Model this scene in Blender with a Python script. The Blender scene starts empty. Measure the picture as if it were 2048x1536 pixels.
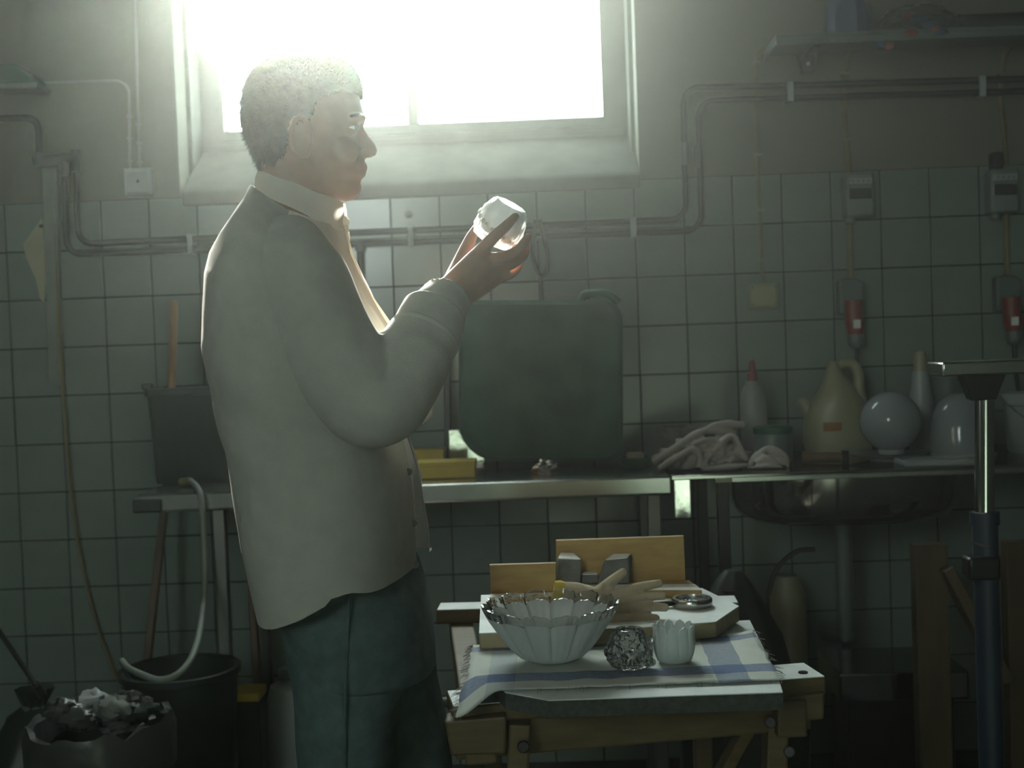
import bpy, bmesh, math, random
from mathutils import Vector, Matrix, noise
random.seed(7)
C = bpy.context.scene.collection
sc = bpy.context.scene
pi, sin, cos = math.pi, math.sin, math.cos

# ------------------------------------------------------------------ camera
FPX = 2600.0
YAW, PIT, ROL = -0.0225, 0.0367, -0.0369
CAM = Vector((0.0, -4.1032, 1.3606))
_F = Vector((sin(YAW) * cos(PIT), cos(YAW) * cos(PIT), -sin(PIT)))
_R0 = Vector((cos(YAW), -sin(YAW), 0)); _U0 = _R0.cross(_F)
_R = cos(ROL) * _R0 + sin(ROL) * _U0; _U = -sin(ROL) * _R0 + cos(ROL) * _U0
cd = bpy.data.cameras.new('camera'); cam = bpy.data.objects.new('camera', cd); C.objects.link(cam)
cam.matrix_world = Matrix(((_R.x, _U.x, -_F.x, CAM.x), (_R.y, _U.y, -_F.y, CAM.y), (_R.z, _U.z, -_F.z, CAM.z), (0, 0, 0, 1)))
cd.sensor_width = 36; cd.lens = FPX / 2048 * 36; cd.clip_start = 0.05
cd.dof.use_dof = True; cd.dof.focus_distance = 2.12; cd.dof.aperture_fstop = 5.6
sc.camera = cam

# ------------------------------------------------------------------ sky, sun, exposure
SUN_EL, SUN_AZ = math.radians(20.0), math.radians(-8.0)      # azimuth from +Y (straight out of the window) towards +X
SUN_DIR = Vector((sin(SUN_AZ) * cos(SUN_EL), cos(SUN_AZ) * cos(SUN_EL), sin(SUN_EL)))
w = bpy.data.worlds.new('world'); sc.world = w; w.use_nodes = True
bg = w.node_tree.nodes['Background']; bg.inputs[0].default_value = (0.87, 1.0, 0.97, 1); bg.inputs[1].default_value = 15.0
sl = bpy.data.lights.new('sun', 'SUN'); sun = bpy.data.objects.new('sun', sl); C.objects.link(sun)
sl.energy = 62.0; sl.angle = math.radians(10); sl.color = (1.0, 0.97, 0.91)
sun.rotation_euler = SUN_DIR.to_track_quat('Z', 'Y').to_euler(); sun.location = (-1, 4, 5)
LAMP_W = 3400.0
HAZE_D, HAZE_G = 0.0034, 0.957
vs = sc.view_settings; vs.view_transform = 'Standard'; vs.look = 'None'; vs.gamma = 1; vs.exposure = 0.0
try: vs.use_curve_mapping = False
except Exception: pass
cy = sc.cycles
cy.use_denoising = True
try: cy.denoiser = 'OPENIMAGEDENOISE'
except Exception: pass
cy.max_bounces = 10; cy.diffuse_bounces = 4; cy.glossy_bounces = 4; cy.transmission_bounces = 8; cy.transparent_max_bounces = 12
cy.volume_bounces = 0; cy.sample_clamp_indirect = 4.0; cy.sample_clamp_direct = 0.0
cy.caustics_reflective = False; cy.caustics_refractive = False

# ------------------------------------------------------------------ measuring: a pixel of the photograph -> a point of the room
def ray(px, py): return _F * FPX + _R * (px - 1024) + _U * (768 - py)
def P(px, py, Y):
    d = ray(px, py); return CAM + d * ((Y - CAM.y) / d.y)
def Z(px, py, z):
    d = ray(px, py); return CAM + d * ((z - CAM.z) / d.z)
def S(Y): return (Y - CAM.y) / FPX                # metres per pixel at depth Y

# ------------------------------------------------------------------ materials
def mat(name, col, rough=0.6, metal=0.0, var=0.12, scale=9.0, bump=0.0, bscale=60.0, spec=0.5, trans=0.0, rv=0.0):
    m = bpy.data.materials.new(name); m.use_nodes = True; nt = m.node_tree; n = nt.nodes; L = nt.links
    b = n['Principled BSDF']; b.inputs['Roughness'].default_value = rough; b.inputs['Metallic'].default_value = metal
    b.inputs['Specular IOR Level'].default_value = spec
    tc = n.new('ShaderNodeTexCoord')
    t = n.new('ShaderNodeTexNoise'); t.inputs['Scale'].default_value = scale; t.inputs['Detail'].default_value = 5
    L.new(tc.outputs['Object'], t.inputs['Vector'])
    r = n.new('ShaderNodeValToRGB'); r.color_ramp.elements[0].position = 0.3; r.color_ramp.elements[1].position = 0.7
    r.color_ramp.elements[0].color = tuple(max(0, c * (1 - var)) for c in col) + (1,)
    r.color_ramp.elements[1].color = tuple(min(1, c * (1 + var)) for c in col) + (1,)
    L.new(t.outputs[0], r.inputs[0]); L.new(r.outputs[0], b.inputs['Base Color'])
    if rv:
        mr = n.new('ShaderNodeMapRange'); mr.inputs[3].default_value = max(0, rough - rv); mr.inputs[4].default_value = min(1, rough + rv)
        L.new(t.outputs[0], mr.inputs[0]); L.new(mr.outputs[0], b.inputs['Roughness'])
    if bump:
        t2 = n.new('ShaderNodeTexNoise'); t2.inputs['Scale'].default_value = bscale; t2.inputs['Detail'].default_value = 4
        L.new(tc.outputs['Object'], t2.inputs['Vector'])
        bp = n.new('ShaderNodeBump'); bp.inputs['Strength'].default_value = bump; bp.inputs['Distance'].default_value = 0.004
        L.new(t2.outputs[0], bp.inputs['Height']); L.new(bp.outputs[0], b.inputs['Normal'])
    if trans:
        tr = n.new('ShaderNodeBsdfTranslucent'); L.new(r.outputs[0], tr.inputs[0])
        mx = n.new('ShaderNodeMixShader'); mx.inputs[0].default_value = trans
        L.new(b.outputs[0], mx.inputs[1]); L.new(tr.outputs[0], mx.inputs[2]); L.new(mx.outputs[0], n['Material Output'].inputs['Surface'])
    return m

def wood(name, col, dark, scale=(3, 40, 40), rough=0.55):
    m = mat(name, col, rough); nt = m.node_tree; n = nt.nodes; L = nt.links
    t = [x for x in n if x.type == 'TEX_NOISE'][0]; r = [x for x in n if x.type == 'VALTORGB'][0]; tc = [x for x in n if x.type == 'TEX_COORD'][0]
    mp = n.new('ShaderNodeMapping'); mp.inputs['Scale'].default_value = scale
    L.new(tc.outputs['Object'], mp.inputs[0]); L.new(mp.outputs[0], t.inputs['Vector']); t.inputs['Scale'].default_value = 1.0
    r.color_ramp.elements[0].color = tuple(dark) + (1,); r.color_ramp.elements[1].color = tuple(col) + (1,)
    return m

def glass(name, col, rough, frost=0.0, bump=0.0, bscale=90):
    m = bpy.data.materials.new(name); m.use_nodes = True; nt = m.node_tree; n = nt.nodes; L = nt.links
    b = n['Principled BSDF']; b.inputs['Base Color'].default_value = tuple(col) + (1,); b.inputs['Transmission Weight'].default_value = 1.0
    b.inputs['Roughness'].default_value = rough; b.inputs['IOR'].default_value = 1.47
    out = n['Material Output']
    if bump:
        tc = n.new('ShaderNodeTexCoord'); t = n.new('ShaderNodeTexVoronoi'); t.inputs['Scale'].default_value = bscale
        L.new(tc.outputs['Object'], t.inputs['Vector']); bp = n.new('ShaderNodeBump'); bp.inputs['Strength'].default_value = bump; bp.inputs['Distance'].default_value = 0.005
        L.new(t.outputs['Distance'], bp.inputs['Height']); L.new(bp.outputs[0], b.inputs['Normal'])
    d = n.new('ShaderNodeBsdfTranslucent'); d.inputs[0].default_value = (0.86, 0.92, 0.90, 1)
    e = n.new('ShaderNodeBsdfDiffuse'); e.inputs[0].default_value = (0.88, 0.94, 0.93, 1)
    a = n.new('ShaderNodeMixShader'); a.inputs[0].default_value = 0.72; L.new(d.outputs[0], a.inputs[1]); L.new(e.outputs[0], a.inputs[2])
    x = n.new('ShaderNodeMixShader'); x.inputs[0].default_value = frost
    L.new(b.outputs[0], x.inputs[1]); L.new(a.outputs[0], x.inputs[2]); L.new(x.outputs[0], out.inputs['Surface'])
    return m

def pane_mat():
    m = bpy.data.materials.new('window_glass'); m.use_nodes = True; nt = m.node_tree; n = nt.nodes; L = nt.links
    t = n.new('ShaderNodeBsdfTransparent'); t.inputs[0].default_value = (0.97, 0.98, 0.97, 1)
    g = n.new('ShaderNodeBsdfGlossy'); g.inputs['Roughness'].default_value = 0.05
    x = n.new('ShaderNodeMixShader'); x.inputs[0].default_value = 0.05
    L.new(t.outputs[0], x.inputs[1]); L.new(g.outputs[0], x.inputs[2]); L.new(x.outputs[0], n['Material Output'].inputs['Surface'])
    return m

MT = dict(
    plaster=mat('plaster_paint', (0.145, 0.155, 0.122), 0.85, var=0.06, scale=3, bump=0.15, bscale=40),
    reveal=mat('reveal_paint', (0.27, 0.29, 0.26), 0.8, var=0.05, scale=4),
    tile=mat('glazed_tile', (0.17, 0.215, 0.188), 0.18, var=0.07, scale=5, bump=0.05, bscale=14),
    grout=mat('dark_grout', (0.022, 0.025, 0.022), 0.95, var=0.3),
    floor=mat('concrete_floor', (0.07, 0.075, 0.065), 0.75, var=0.3, scale=5, bump=0.2),
    ceil=mat('ceiling_paint', (0.25, 0.28, 0.25), 0.9),
    wallgreen=mat('green_wall_paint', (0.10, 0.14, 0.105), 0.8), walldark=mat('dark_wall_paint', (0.07, 0.08, 0.07), 0.8),
    frame=mat('window_paint', (0.16, 0.175, 0.155), 0.7, var=0.08, spec=0.1),
    sill=mat('sill_stone', (0.10, 0.107, 0.098), 0.95, var=0.1, scale=8, spec=0.0),
    pane=pane_mat(),
    pipe=mat('grey_conduit', (0.022, 0.030, 0.028), 0.7, 0.0, var=0.1, spec=.1),
    pipefit=mat('conduit_fitting', (0.03, 0.042, 0.04), 0.5, 0.0, spec=.3),
    clip=mat('white_clip', (0.34, 0.40, 0.38), 0.4),
    cable=mat('yellowed_cable', (0.17, 0.158, 0.08), 0.6),
    cablegrey=mat('painted_cable', (0.17, 0.20, 0.17), 0.6),
    cabledark=mat('black_cable', (0.02, 0.022, 0.02), 0.5),
    whiteplastic=mat('white_plastic', (0.30, 0.34, 0.33), 0.35, var=0.05),
    creamplastic=mat('cream_plastic', (0.27, 0.27, 0.17), 0.4, var=0.06),
    greyplastic=mat('grey_plastic', (0.10, 0.13, 0.125), 0.45),
    greybox=mat('grey_switch_box', (0.17, 0.20, 0.185), 0.45),
    darkplastic=mat('dark_plastic', (0.012, 0.02, 0.016), 0.45),
    greenplastic=mat('dark_green_plastic', (0.022, 0.085, 0.055), 0.5, var=0.2, spec=.15),
    redplastic=mat('red_plastic', (0.16, 0.022, 0.018), 0.4),
    yellowbox=mat('yellow_card', (0.46, 0.36, 0.05), 0.6),
    orange=mat('orange_label', (0.24, 0.11, 0.03), 0.5),
    blueplastic=mat('blue_plastic', (0.02, 0.06, 0.12), 0.5),
    legsteel=mat('dull_leg_steel', (0.20, 0.21, 0.19), 0.45, 1.0, var=0.1),
    steel=mat('brushed_steel', (0.55, 0.56, 0.53), 0.24, 1.0, var=0.08, scale=14, rv=0.06),
    steeldark=mat('sink_steel', (0.36, 0.37, 0.33), 0.08, 1.0, var=0.15, scale=6, rv=0.08),
    polished=mat('polished_streaky_steel', (0.78, 0.78, 0.74), 0.1, 1.0, var=0.05, scale=30, bump=0.12, bscale=45),
    chrome=mat('chrome', (0.6, 0.6, 0.58), 0.12, 1.0, var=0.03),
    blackmetal=mat('black_metal', (0.02, 0.02, 0.02), 0.35, 0.7),
    bluepaint=mat('blue_painted_steel', (0.016, 0.03, 0.05), 0.4, 0.2),
    ply=wood('orange_plywood', (0.44, 0.30, 0.10), (0.33, 0.21, 0.065), (14, 14, 60)),
    pine=wood('bench_wood', (0.135, 0.097, 0.036), (0.085, 0.06, 0.022), (8, 50, 50)),
    pale=mat('worn_laminate_lit_tops', (0.78, 0.83, 0.80), 0.5, var=0.12, scale=16, bump=0.08),  # also paints the lit tops of the bench hooks and stones
    shadepine=wood('shaded_pine', (0.075, 0.052, 0.02), (0.05, 0.033, 0.012), (30, 30, 4)),  # pine darkened so the shade of this side is in its colour
    brownwood=wood('dark_brown_wood', (0.10, 0.062, 0.028), (0.055, 0.034, 0.016), (30, 30, 4)),
    stick=wood('brown_handle', (0.26, 0.17, 0.08), (0.17, 0.10, 0.04), (30, 30, 4)),
    block=wood('pale_block_wood', (0.46, 0.40, 0.24), (0.36, 0.30, 0.16), (6, 40, 40)),
    rag=mat('white_rag', (0.34, 0.32, 0.29), 0.9, var=0.1, bump=0.3, bscale=150),
    chipcore=mat('dark_chipboard', (0.05, 0.06, 0.05), 0.9, var=0.3, scale=120, bump=0.3),
    stone=mat('grey_stone', (0.13, 0.14, 0.125), 0.75, var=0.3, scale=30, bump=0.4, bscale=80),
    paper=mat('white_paper', (0.72, 0.74, 0.70), 0.7, var=0.04),
    glove=mat('cotton_glove', (0.55, 0.47, 0.32), 0.95, var=0.1, bump=0.4, bscale=300, trans=0.1),
    cuff=mat('yellow_cuff', (0.62, 0.46, 0.08), 0.9, bump=0.3, bscale=200),
    jacket=mat('grey_canvas', (0.50, 0.505, 0.445), 0.92, var=0.06, scale=30, bump=0.25, bscale=400, spec=0.15, trans=0.15),
    shirt=mat('white_cotton', (0.80, 0.76, 0.66), 0.9, var=0.04, bump=0.2, bscale=200, spec=0.15, trans=0.42),
    trousers=mat('dark_denim', (0.08, 0.125, 0.12), 0.9, var=0.15, scale=40, bump=0.3, bscale=300, spec=0.2),
    shoe=mat('black_leather', (0.02, 0.02, 0.02), 0.45),
    hair=mat('dark_brown_hair', (0.014, 0.010, 0.007), 0.8, var=0.3, scale=60, spec=.08),
    skin=mat('skin', (0.34, 0.19, 0.12), 0.5, var=0.08, scale=40, bump=0.1, bscale=200),
    eyew=mat('eye_white', (0.6, 0.58, 0.54), 0.2), brow=mat('brow_hair', (0.02, 0.014, 0.01), 0.7),
    bag=mat('bin_bag', (0.055, 0.06, 0.055), 0.3, bump=0.6, bscale=25, trans=0.2),
    clearbag=glass('clear_polybag', (0.85, 0.9, 0.88), 0.2, 0.45),
    foil=mat('crumpled_foil', (0.75, 0.75, 0.72), 0.15, 1.0, bump=0.8, bscale=60),
    lampglass=mat('opal_glass', (0.30, 0.34, 0.35), 0.12, var=0.03, trans=0.25),
    bowl=glass('bowl_frosted_glass', (0.97, 1.0, 0.99), 0.10, 0.62, 0.35, 70),
    bowlrim=glass('bowl_clear_glass', (0.96, 1.0, 0.99), 0.03, 0.06),
    votive=glass('frosted_glass', (0.9, 1.0, 0.97), 0.25, 0.85),
    crystal=glass('clear_cut_glass', (0.97, 1.0, 0.99), 0.02, 0.04, 0.9, 95),
    crystal2=glass('sunlit_cut_glass', (1, 1, 1), 0.12, 0.6, 0.9, 60),
    ghost=glass('clear_bottle_plastic', (0.9, 0.95, 0.9), 0.2, 0.35),
)
# skin scatters a little light inside
_b = MT['skin'].node_tree.nodes['Principled BSDF']; _b.inputs['Subsurface Weight'].default_value = 0.25; _b.inputs['Subsurface Radius'].default_value = (0.012, 0.004, 0.002)
_b.inputs['Subsurface Scale'].default_value = 1.0

# ------------------------------------------------------------------ mesh building
def V3(p): return Vector(p)
class MB:
    def __init__(s): s.v = []; s.f = []
    def add(s, v, f):
        n = len(s.v); s.v += [tuple(p) for p in v]; s.f += [tuple(i + n for i in q) for q in f]; return s
    def box(s, c, d, rot=None):
        c = V3(c); h = V3(d) / 2; R = rot or Matrix.Identity(3)
        v = [c + R @ Vector((h.x * a, h.y * b, h.z * e)) for a in (-1, 1) for b in (-1, 1) for e in (-1, 1)]
        return s.add(v, [(0, 1, 3, 2), (4, 6, 7, 5), (0, 4, 5, 1), (2, 3, 7, 6), (0, 2, 6, 4), (1, 5, 7, 3)])
    def bb(s, lo, hi):
        lo, hi = V3(lo), V3(hi); return s.box((lo + hi) / 2, [abs(a) for a in (hi - lo)])
    def bar(s, a, b, wd, th, up=(0, 0, 1)):
        a, b = V3(a), V3(b); x = (b - a); l = x.length; x.normalize(); y = V3(up).cross(x)
        if y.length < 1e-4: y = Vector((1, 0, 0)).cross(x)
        y.normalize(); z = x.cross(y)
        return s.box((a + b) / 2, (l, wd, th), Matrix((x, y, z)).transposed())
    def slab(s, pts, th, down=(0, 0, -1)):
        d = V3(down) * th; n = len(pts); pts = [V3(p) for p in pts]
        f = [tuple(range(n)), tuple(range(2 * n - 1, n - 1, -1))] + [(i, (i + 1) % n, (i + 1) % n + n, i + n) for i in range(n)]
        return s.add(pts + [p + d for p in pts], [f[0][::-1], f[1][::-1]] + f[2:])
    def loft(s, rings, ca=True, cb=True, closed=True):
        n = len(rings[0]); v = [p for r in rings for p in r]; f = []
        for i in range(len(rings) - 1):
            for j in range(n if closed else n - 1):
                k = (j + 1) % n
                f.append((i * n + j, i * n + k, (i + 1) * n + k, (i + 1) * n + j))
        if ca: f.append(tuple(range(n))[::-1])
        if cb: f.append(tuple((len(rings) - 1) * n + j for j in range(n)))
        return s.add(v, f)
    def tube(s, pts, r, n=10, caps=True, flat=1.0, flatdir=None):
        pts = [V3(p) for p in pts]; rs = r if isinstance(r, (list, tuple)) else [r] * len(pts)
        rings = []; u = None
        for i, p in enumerate(pts):
            t = (pts[min(i + 1, len(pts) - 1)] - pts[max(i - 1, 0)]).normalized()
            if u is None:
                u = t.cross(V3(flatdir) if flatdir else Vector((0.13, 0.2, 0.97)))
                if u.length < 1e-3: u = t.cross(Vector((1, 0, 0)))
            u = (u - t * u.dot(t)).normalized(); q = t.cross(u)
            rings.append([p + u * (rs[i] * cos(2 * pi * k / n)) + q * (rs[i] * flat * sin(2 * pi * k / n)) for k in range(n)])
        return s.loft(rings, caps, caps)
    def lathe(s, c, prof, n=28, fn=None, caps=(True, True), axis=None):
        c = V3(c); rings = []; A = axis or Matrix.Identity(3)
        for i, (r, z) in enumerate(prof):
            ring = []
            for k in range(n):
                a = 2 * pi * k / n; rr, zz = (r, z) if fn is None else fn(r, z, a, i)
                ring.append(c + A @ Vector((rr * cos(a), rr * sin(a), zz)))
            rings.append(ring)
        return s.loft(rings, caps[0], caps[1])
    def ball(s, c, r, nu=16, nv=10, fn=None):
        r = (r, r, r) if isinstance(r, (int, float)) else r; c = V3(c); rings = []
        for i in range(nv + 1):
            t = pi * (0.02 + 0.96 * i / nv); ring = []
            for k in range(nu):
                a = 2 * pi * k / nu; d = Vector((sin(t) * cos(a), sin(t) * sin(a), -cos(t)))
                m = fn(d) if fn else 1.0
                ring.append(c + Vector((d.x * r[0], d.y * r[1], d.z * r[2])) * m)
            rings.append(ring)
        return s.loft(rings)
    def disc(s, c, nrm, r, th, n=20):
        c = V3(c); nrm = V3(nrm).normalized(); return s.tube([c - nrm * th / 2, c + nrm * th / 2], r, n)
    def build(s, name, m, parent=None, smooth=True, bev=0.0, ang=40, segs=2, uv=None):
        o0 = parent.matrix_world.translation if parent else Vector((0, 0, 0))
        if parent is not None:
            o0 = WORLD[parent.name]
            vv = [(x - o0.x, y - o0.y, z - o0.z) for x, y, z in s.v]
        else:
            cx = Vector((0, 0, 0))
            for p in s.v: cx += Vector(p)
            cx /= max(1, len(s.v)); cx.z = min(p[2] for p in s.v); o0 = cx
            vv = [(x - o0.x, y - o0.y, z - o0.z) for x, y, z in s.v]
        me = bpy.data.meshes.new(name); me.from_pydata(vv, [], s.f)
        bm = bmesh.new(); bm.from_mesh(me); bmesh.ops.remove_doubles(bm, verts=bm.verts, dist=1e-5)
        bmesh.ops.recalc_face_normals(bm, faces=bm.faces); bm.to_mesh(me); bm.free()
        me.materials.append(MT[m] if isinstance(m, str) else m)
        if smooth:
            me.polygons.foreach_set('use_smooth', [True] * len(me.polygons)); me.set_sharp_from_angle(angle=math.radians(ang))
        o = bpy.data.objects.new(name, me); C.objects.link(o)
        if parent is not None:
            o.parent = parent; WORLD[o.name] = o0.copy()
        else:
            o.location = o0; WORLD[o.name] = o0.copy()
        if bev:
            b = o.modifiers.new('bevel', 'BEVEL'); b.width = bev; b.segments = segs; b.limit_method = 'ANGLE'; b.angle_limit = math.radians(35)
        return o
WORLD = {}
def tag(o, label=None, cat=None, group=None, kind=None):
    if label: o['label'] = label
    if cat: o['category'] = cat
    if group: o['group'] = group
    if kind: o['kind'] = kind
    return o
def thing(name, loc, label=None, cat=None, group=None, kind=None):
    o = bpy.data.objects.new(name, None); o.empty_display_size = 0.1; C.objects.link(o); o.location = loc; WORLD[o.name] = V3(loc)
    return tag(o, label, cat, group, kind)
def smooth_path(pts, rad=0.05, n=6):
    """polyline with rounded corners"""
    pts = [V3(p) for p in pts]; out = [pts[0]]
    for a, b, c in zip(pts, pts[1:], pts[2:]):
        d1 = (a - b); d2 = (c - b); r = min(rad, d1.length * .49, d2.length * .49)
        p, q = b + d1.normalized() * r, b + d2.normalized() * r
        for i in range(n + 1):
            t = i / n; out.append(p * (1 - t) ** 2 + b * 2 * t * (1 - t) + q * t * t)
    return out + [pts[-1]]
def spline(pts, k=6):
    pts = [V3(p) for p in pts]; q = [pts[0] * 2 - pts[1]] + pts + [pts[-1] * 2 - pts[-2]]; out = []
    for i in range(1, len(q) - 2):
        a, b, c, d = q[i - 1], q[i], q[i + 1], q[i + 2]
        for j in range(k):
            t = j / k; out.append(0.5 * ((2 * b) + (c - a) * t + (2 * a - 5 * b + 4 * c - d) * t * t + (3 * b - a - 3 * c + d) * t ** 3))
    return out + [pts[-1]]
def lerp_tab(tab, x):
    if x <= tab[0][0]: return tab[0][1]
    for (a, u), (b, v) in zip(tab, tab[1:]):
        if x <= b: return u + (v - u) * (x - a) / (b - a)
    return tab[-1][1]
def refine(tab, k=4):
    out = []
    for a, b in zip(tab, tab[1:]):
        for j in range(k): out.append(tuple(x + (y - x) * j / k for x, y in zip(a, b)))
    return out + [tab[-1]]
def nz(p, s, seed=0): return noise.noise(Vector(p) * s + Vector((seed * 7.3, seed * 3.1, seed)))
def pts(Y, *xy): return [P(x, y, Y) for x, y in xy]

# ================================================================== THE ROOM
TX0, TT, T = -1.6774, 1.836, 0.153               # first tile column, top of the tiling, pitch
RX0, RX1, RY0, H = -2.7, 2.1, -6.6, 3.9
WL, WR = P(352, 200, 0).x, P(1274, 200, 0).x
WB, WT = P(815, 393, 0).z, 3.55
DEP = 0.28                                       # depth of the glazing behind the wall face
m = MB()
m.bb((RX0, 0.0, 0), (WL, 0.34, H)); m.bb((WR, 0.0, 0), (RX1, 0.34, H)); m.bb((WL, 0.0, 0), (WR, 0.34, WB)); m.bb((WL, 0.0, WT), (WR, 0.34, H))
wall = tag(m.build('wall_back', 'plaster', smooth=False), kind='structure')
m = MB().bb((RX0, -0.004, 0), (RX1, 0.001, TT)); m.build('grout_bed', 'grout', wall, smooth=False)
tm = None
def aim(c, tgt):                                  # tilt a tile so that it mirrors a place in the room to the camera
    a = (CAM - c).normalized(); b = (V3(tgt) - c).normalized(); return (a + b).normalized()
PX0 = P(449, 200, DEP).x + 6.85 * math.tan(-SUN_AZ); PX1 = P(1206, 200, DEP).x + 6.85 * math.tan(-SUN_AZ)
AIM = {(11, 6): Vector(((PX0 + PX1) / 2, RY0, .5))}
bm = bmesh.new(); bmesh.ops.create_cube(bm, size=1.0)
for v in bm.verts: v.co = Vector((v.co.x * 0.1492, v.co.y * 0.007, v.co.z * 0.1492))
fr = [e for e in bm.edges if all(v.co.y < 0 for v in e.verts)]
bmesh.ops.bevel(bm, geom=fr, offset=0.0018, segments=1, affect='EDGES')
tm = bpy.data.meshes.new('tile'); bm.to_mesh(tm); bm.free(); tm.materials.append(MT['tile'])
def put_tile(c, r, k=0):
    p = Vector((TX0 + (c + .5) * T, -0.0065, TT - (r + .5) * T))
    if (c, r) in AIM: n = aim(p, AIM[(c, r)])
    else: n = Vector((random.gauss(0, .006), -1, random.gauss(0, .006))).normalized()
    o = bpy.data.objects.new('tile', tm); C.objects.link(o); o.parent = wall
    o.location = p - WORLD[wall.name] + Vector((0, random.uniform(-.0006, .0006), 0))
    q = (-n).to_track_quat('Y', 'Z'); o.rotation_mode = 'QUATERNION'; o.rotation_quaternion = q
for c in range(-1, 22):
    for r in range(12):
        put_tile(c, r)
m = MB()
for c in list(range(-6, -1)) + list(range(22, 24)):
    for r in range(12): m.box((TX0 + (c + .5) * T, -0.0065, TT - (r + .5) * T), (0.1492, .007, .1492))
tag(m.build('tile_margin', 'tile', wall, smooth=False), kind='stuff')
tag(MB().bb((RX0 - .2, RY0 - .2, -0.2), (RX1 + .2, 0.34, 0)).build('floor', 'floor', smooth=False), kind='structure')
tag(MB().bb((RX0 - .2, RY0 - .2, H), (RX1 + .2, 0.34, H + .2)).build('ceiling', 'ceil', smooth=False), kind='structure')
tag(MB().bb((RX0 - .2, RY0 - .2, 0), (RX0, 0.34, H)).build('wall_left', 'wallgreen', smooth=False), kind='structure')
SW = (-2.15, -1.15, 1.8, 3.1)                    # unseen window behind the camera, added for fill light
m = MB(); m.bb((RX0, RY0 - .2, 0), (SW[0], RY0, H)); m.bb((SW[1], RY0 - .2, 0), (RX1, RY0, H)); m.bb((SW[0], RY0 - .2, 0), (SW[1], RY0, SW[2])); m.bb((SW[0], RY0 - .2, SW[3]), (SW[1], RY0, H))
tag(m.build('wall_front', 'wallgreen', smooth=False), kind='structure')
w2 = thing('fill_window', ((SW[0] + SW[1]) / 2, RY0 - .1, SW[2]), kind='structure')
m = MB()
for lo, hi in (((SW[0], SW[2]), (SW[0] + .05, SW[3])), ((SW[1] - .05, SW[2]), (SW[1], SW[3])), ((SW[0], SW[2]), (SW[1], SW[2] + .05)), ((SW[0], SW[3] - .05), (SW[1], SW[3]))): m.bb((lo[0], RY0 - .14, lo[1]), (hi[0], RY0 - .06, hi[1]))
m.build('frame', 'frame', w2, smooth=False)
MB().bb((SW[0] + .05, RY0 - .105, SW[2] + .05), (SW[1] - .05, RY0 - .098, SW[3] - .05)).build('pane', 'pane', w2, smooth=False)
tag(MB().bb((RX1, RY0 - .2, 0), (RX1 + .2, 0.34, H)).build('wall_right', 'walldark', smooth=False), kind='structure')
tag(MB().bb((-30, .6, -0.6), (30, 60, -0.3)).build('ground', 'floor', smooth=False), kind='structure')

# window: lining, frame, mullion, panes, sill
GL, GR = P(449, 200, DEP).x, P(1206, 200, DEP).x
GB = P(815, 251, DEP).z; RB = P(815, 280, DEP).z; MU0, MU1 = P(815, 180, DEP).x, P(835, 180, DEP).x
win = thing('window_1', ((WL + WR) / 2, DEP, RB), kind='structure')
m = MB(); m.bb((WL, .12, WB), (WL + .014, .30, WT)); m.bb((WR - .014, .12, WB), (WR, .30, WT)); m.bb((WL, .12, WT - .014), (WR, .30, WT)); m.build('lining', 'frame', win, smooth=False, bev=.003)
m = MB(); m.bb((WL, DEP - .03, RB - .08), (GL, DEP + .05, WT)); m.bb((GR, DEP - .03, RB - .08), (WR, DEP + .05, WT))
m.bb((GL, DEP - .03, RB - .08), (GR, DEP + .05, GB)); m.bb((GL, DEP - .03, WT - .08), (GR, DEP + .05, WT)); m.build('frame', 'frame', win, smooth=False, bev=.004)
m = MB(); m.bb((GL, DEP - .045, RB + .012), (GR, DEP - .03, RB + .022)); m.bb((WL + .03, DEP - .04, RB - .02), (WR - .03, DEP - .03, RB + .002)); m.build('bottom_bead', 'frame', win, smooth=False, bev=.002)
m = MB().bb((MU0, DEP - .025, GB), (MU1, DEP + .04, WT - .08)); m.build('mullion', 'frame', win, smooth=False, bev=.004)
MB().bb((GL, DEP + .005, GB), (MU0, DEP + .011, WT - .08)).build('pane', 'pane', win, smooth=False)
MB().bb((MU1, DEP + .005, GB), (GR, DEP + .011, WT - .08)).build('pane', 'pane', win, smooth=False)
SL, SR = P(364, 380, -.03).x, P(1281, 370, -.03).x
zf, zb = P(815, 364, -.035).z, RB - .01; z0 = P(815, 394, -.035).z
m = MB(); prof = [(DEP - .02, zb), (-.025, zf + .004), (-.035, zf - .006), (-.035, z0), (DEP - .02, z0)]
m.loft([[(x, a, b) for a, b in prof] for x in (SL, SR)]); m.build('sill', 'sill', win, smooth=False, bev=.004)

# added lamp, out of view above the frame, puts a bright rim on the man's back
t = thing('rim_lamp', (-1.34, -.04, 3.0), 'black rim lamp added out of view on the window wall above the tiles', 'lamp')
LP, LT = Vector((-1.34, -.20, 2.95)), Vector((-.59, -1.93, 1.37)); ld = (LT - LP).normalized()
MB().tube([LP - ld * .14, LP - ld * .02, LP + ld * .01], [.035, .06, .065], 20, caps=False).build('shade', 'blackmetal', t)
MB().tube([(-1.34, .001, 3.05), (-1.34, -.06, 3.05), LP - ld * .13], .012, 8).build('arm', 'blackmetal', t)
ll = bpy.data.lights.new('rim_spot', 'SPOT'); lo_ = bpy.data.objects.new('rim_spot', ll); C.objects.link(lo_); lo_.parent = t; lo_.location = LP + ld * .012 - WORLD[t.name]
lo_.rotation_euler = (-ld).to_track_quat('Z', 'Y').to_euler(); ll.energy = LAMP_W; ll.spot_size = math.radians(11.5); ll.spot_blend = .35; ll.shadow_soft_size = .03; ll.color = (1.0, .95, .86)

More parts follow.
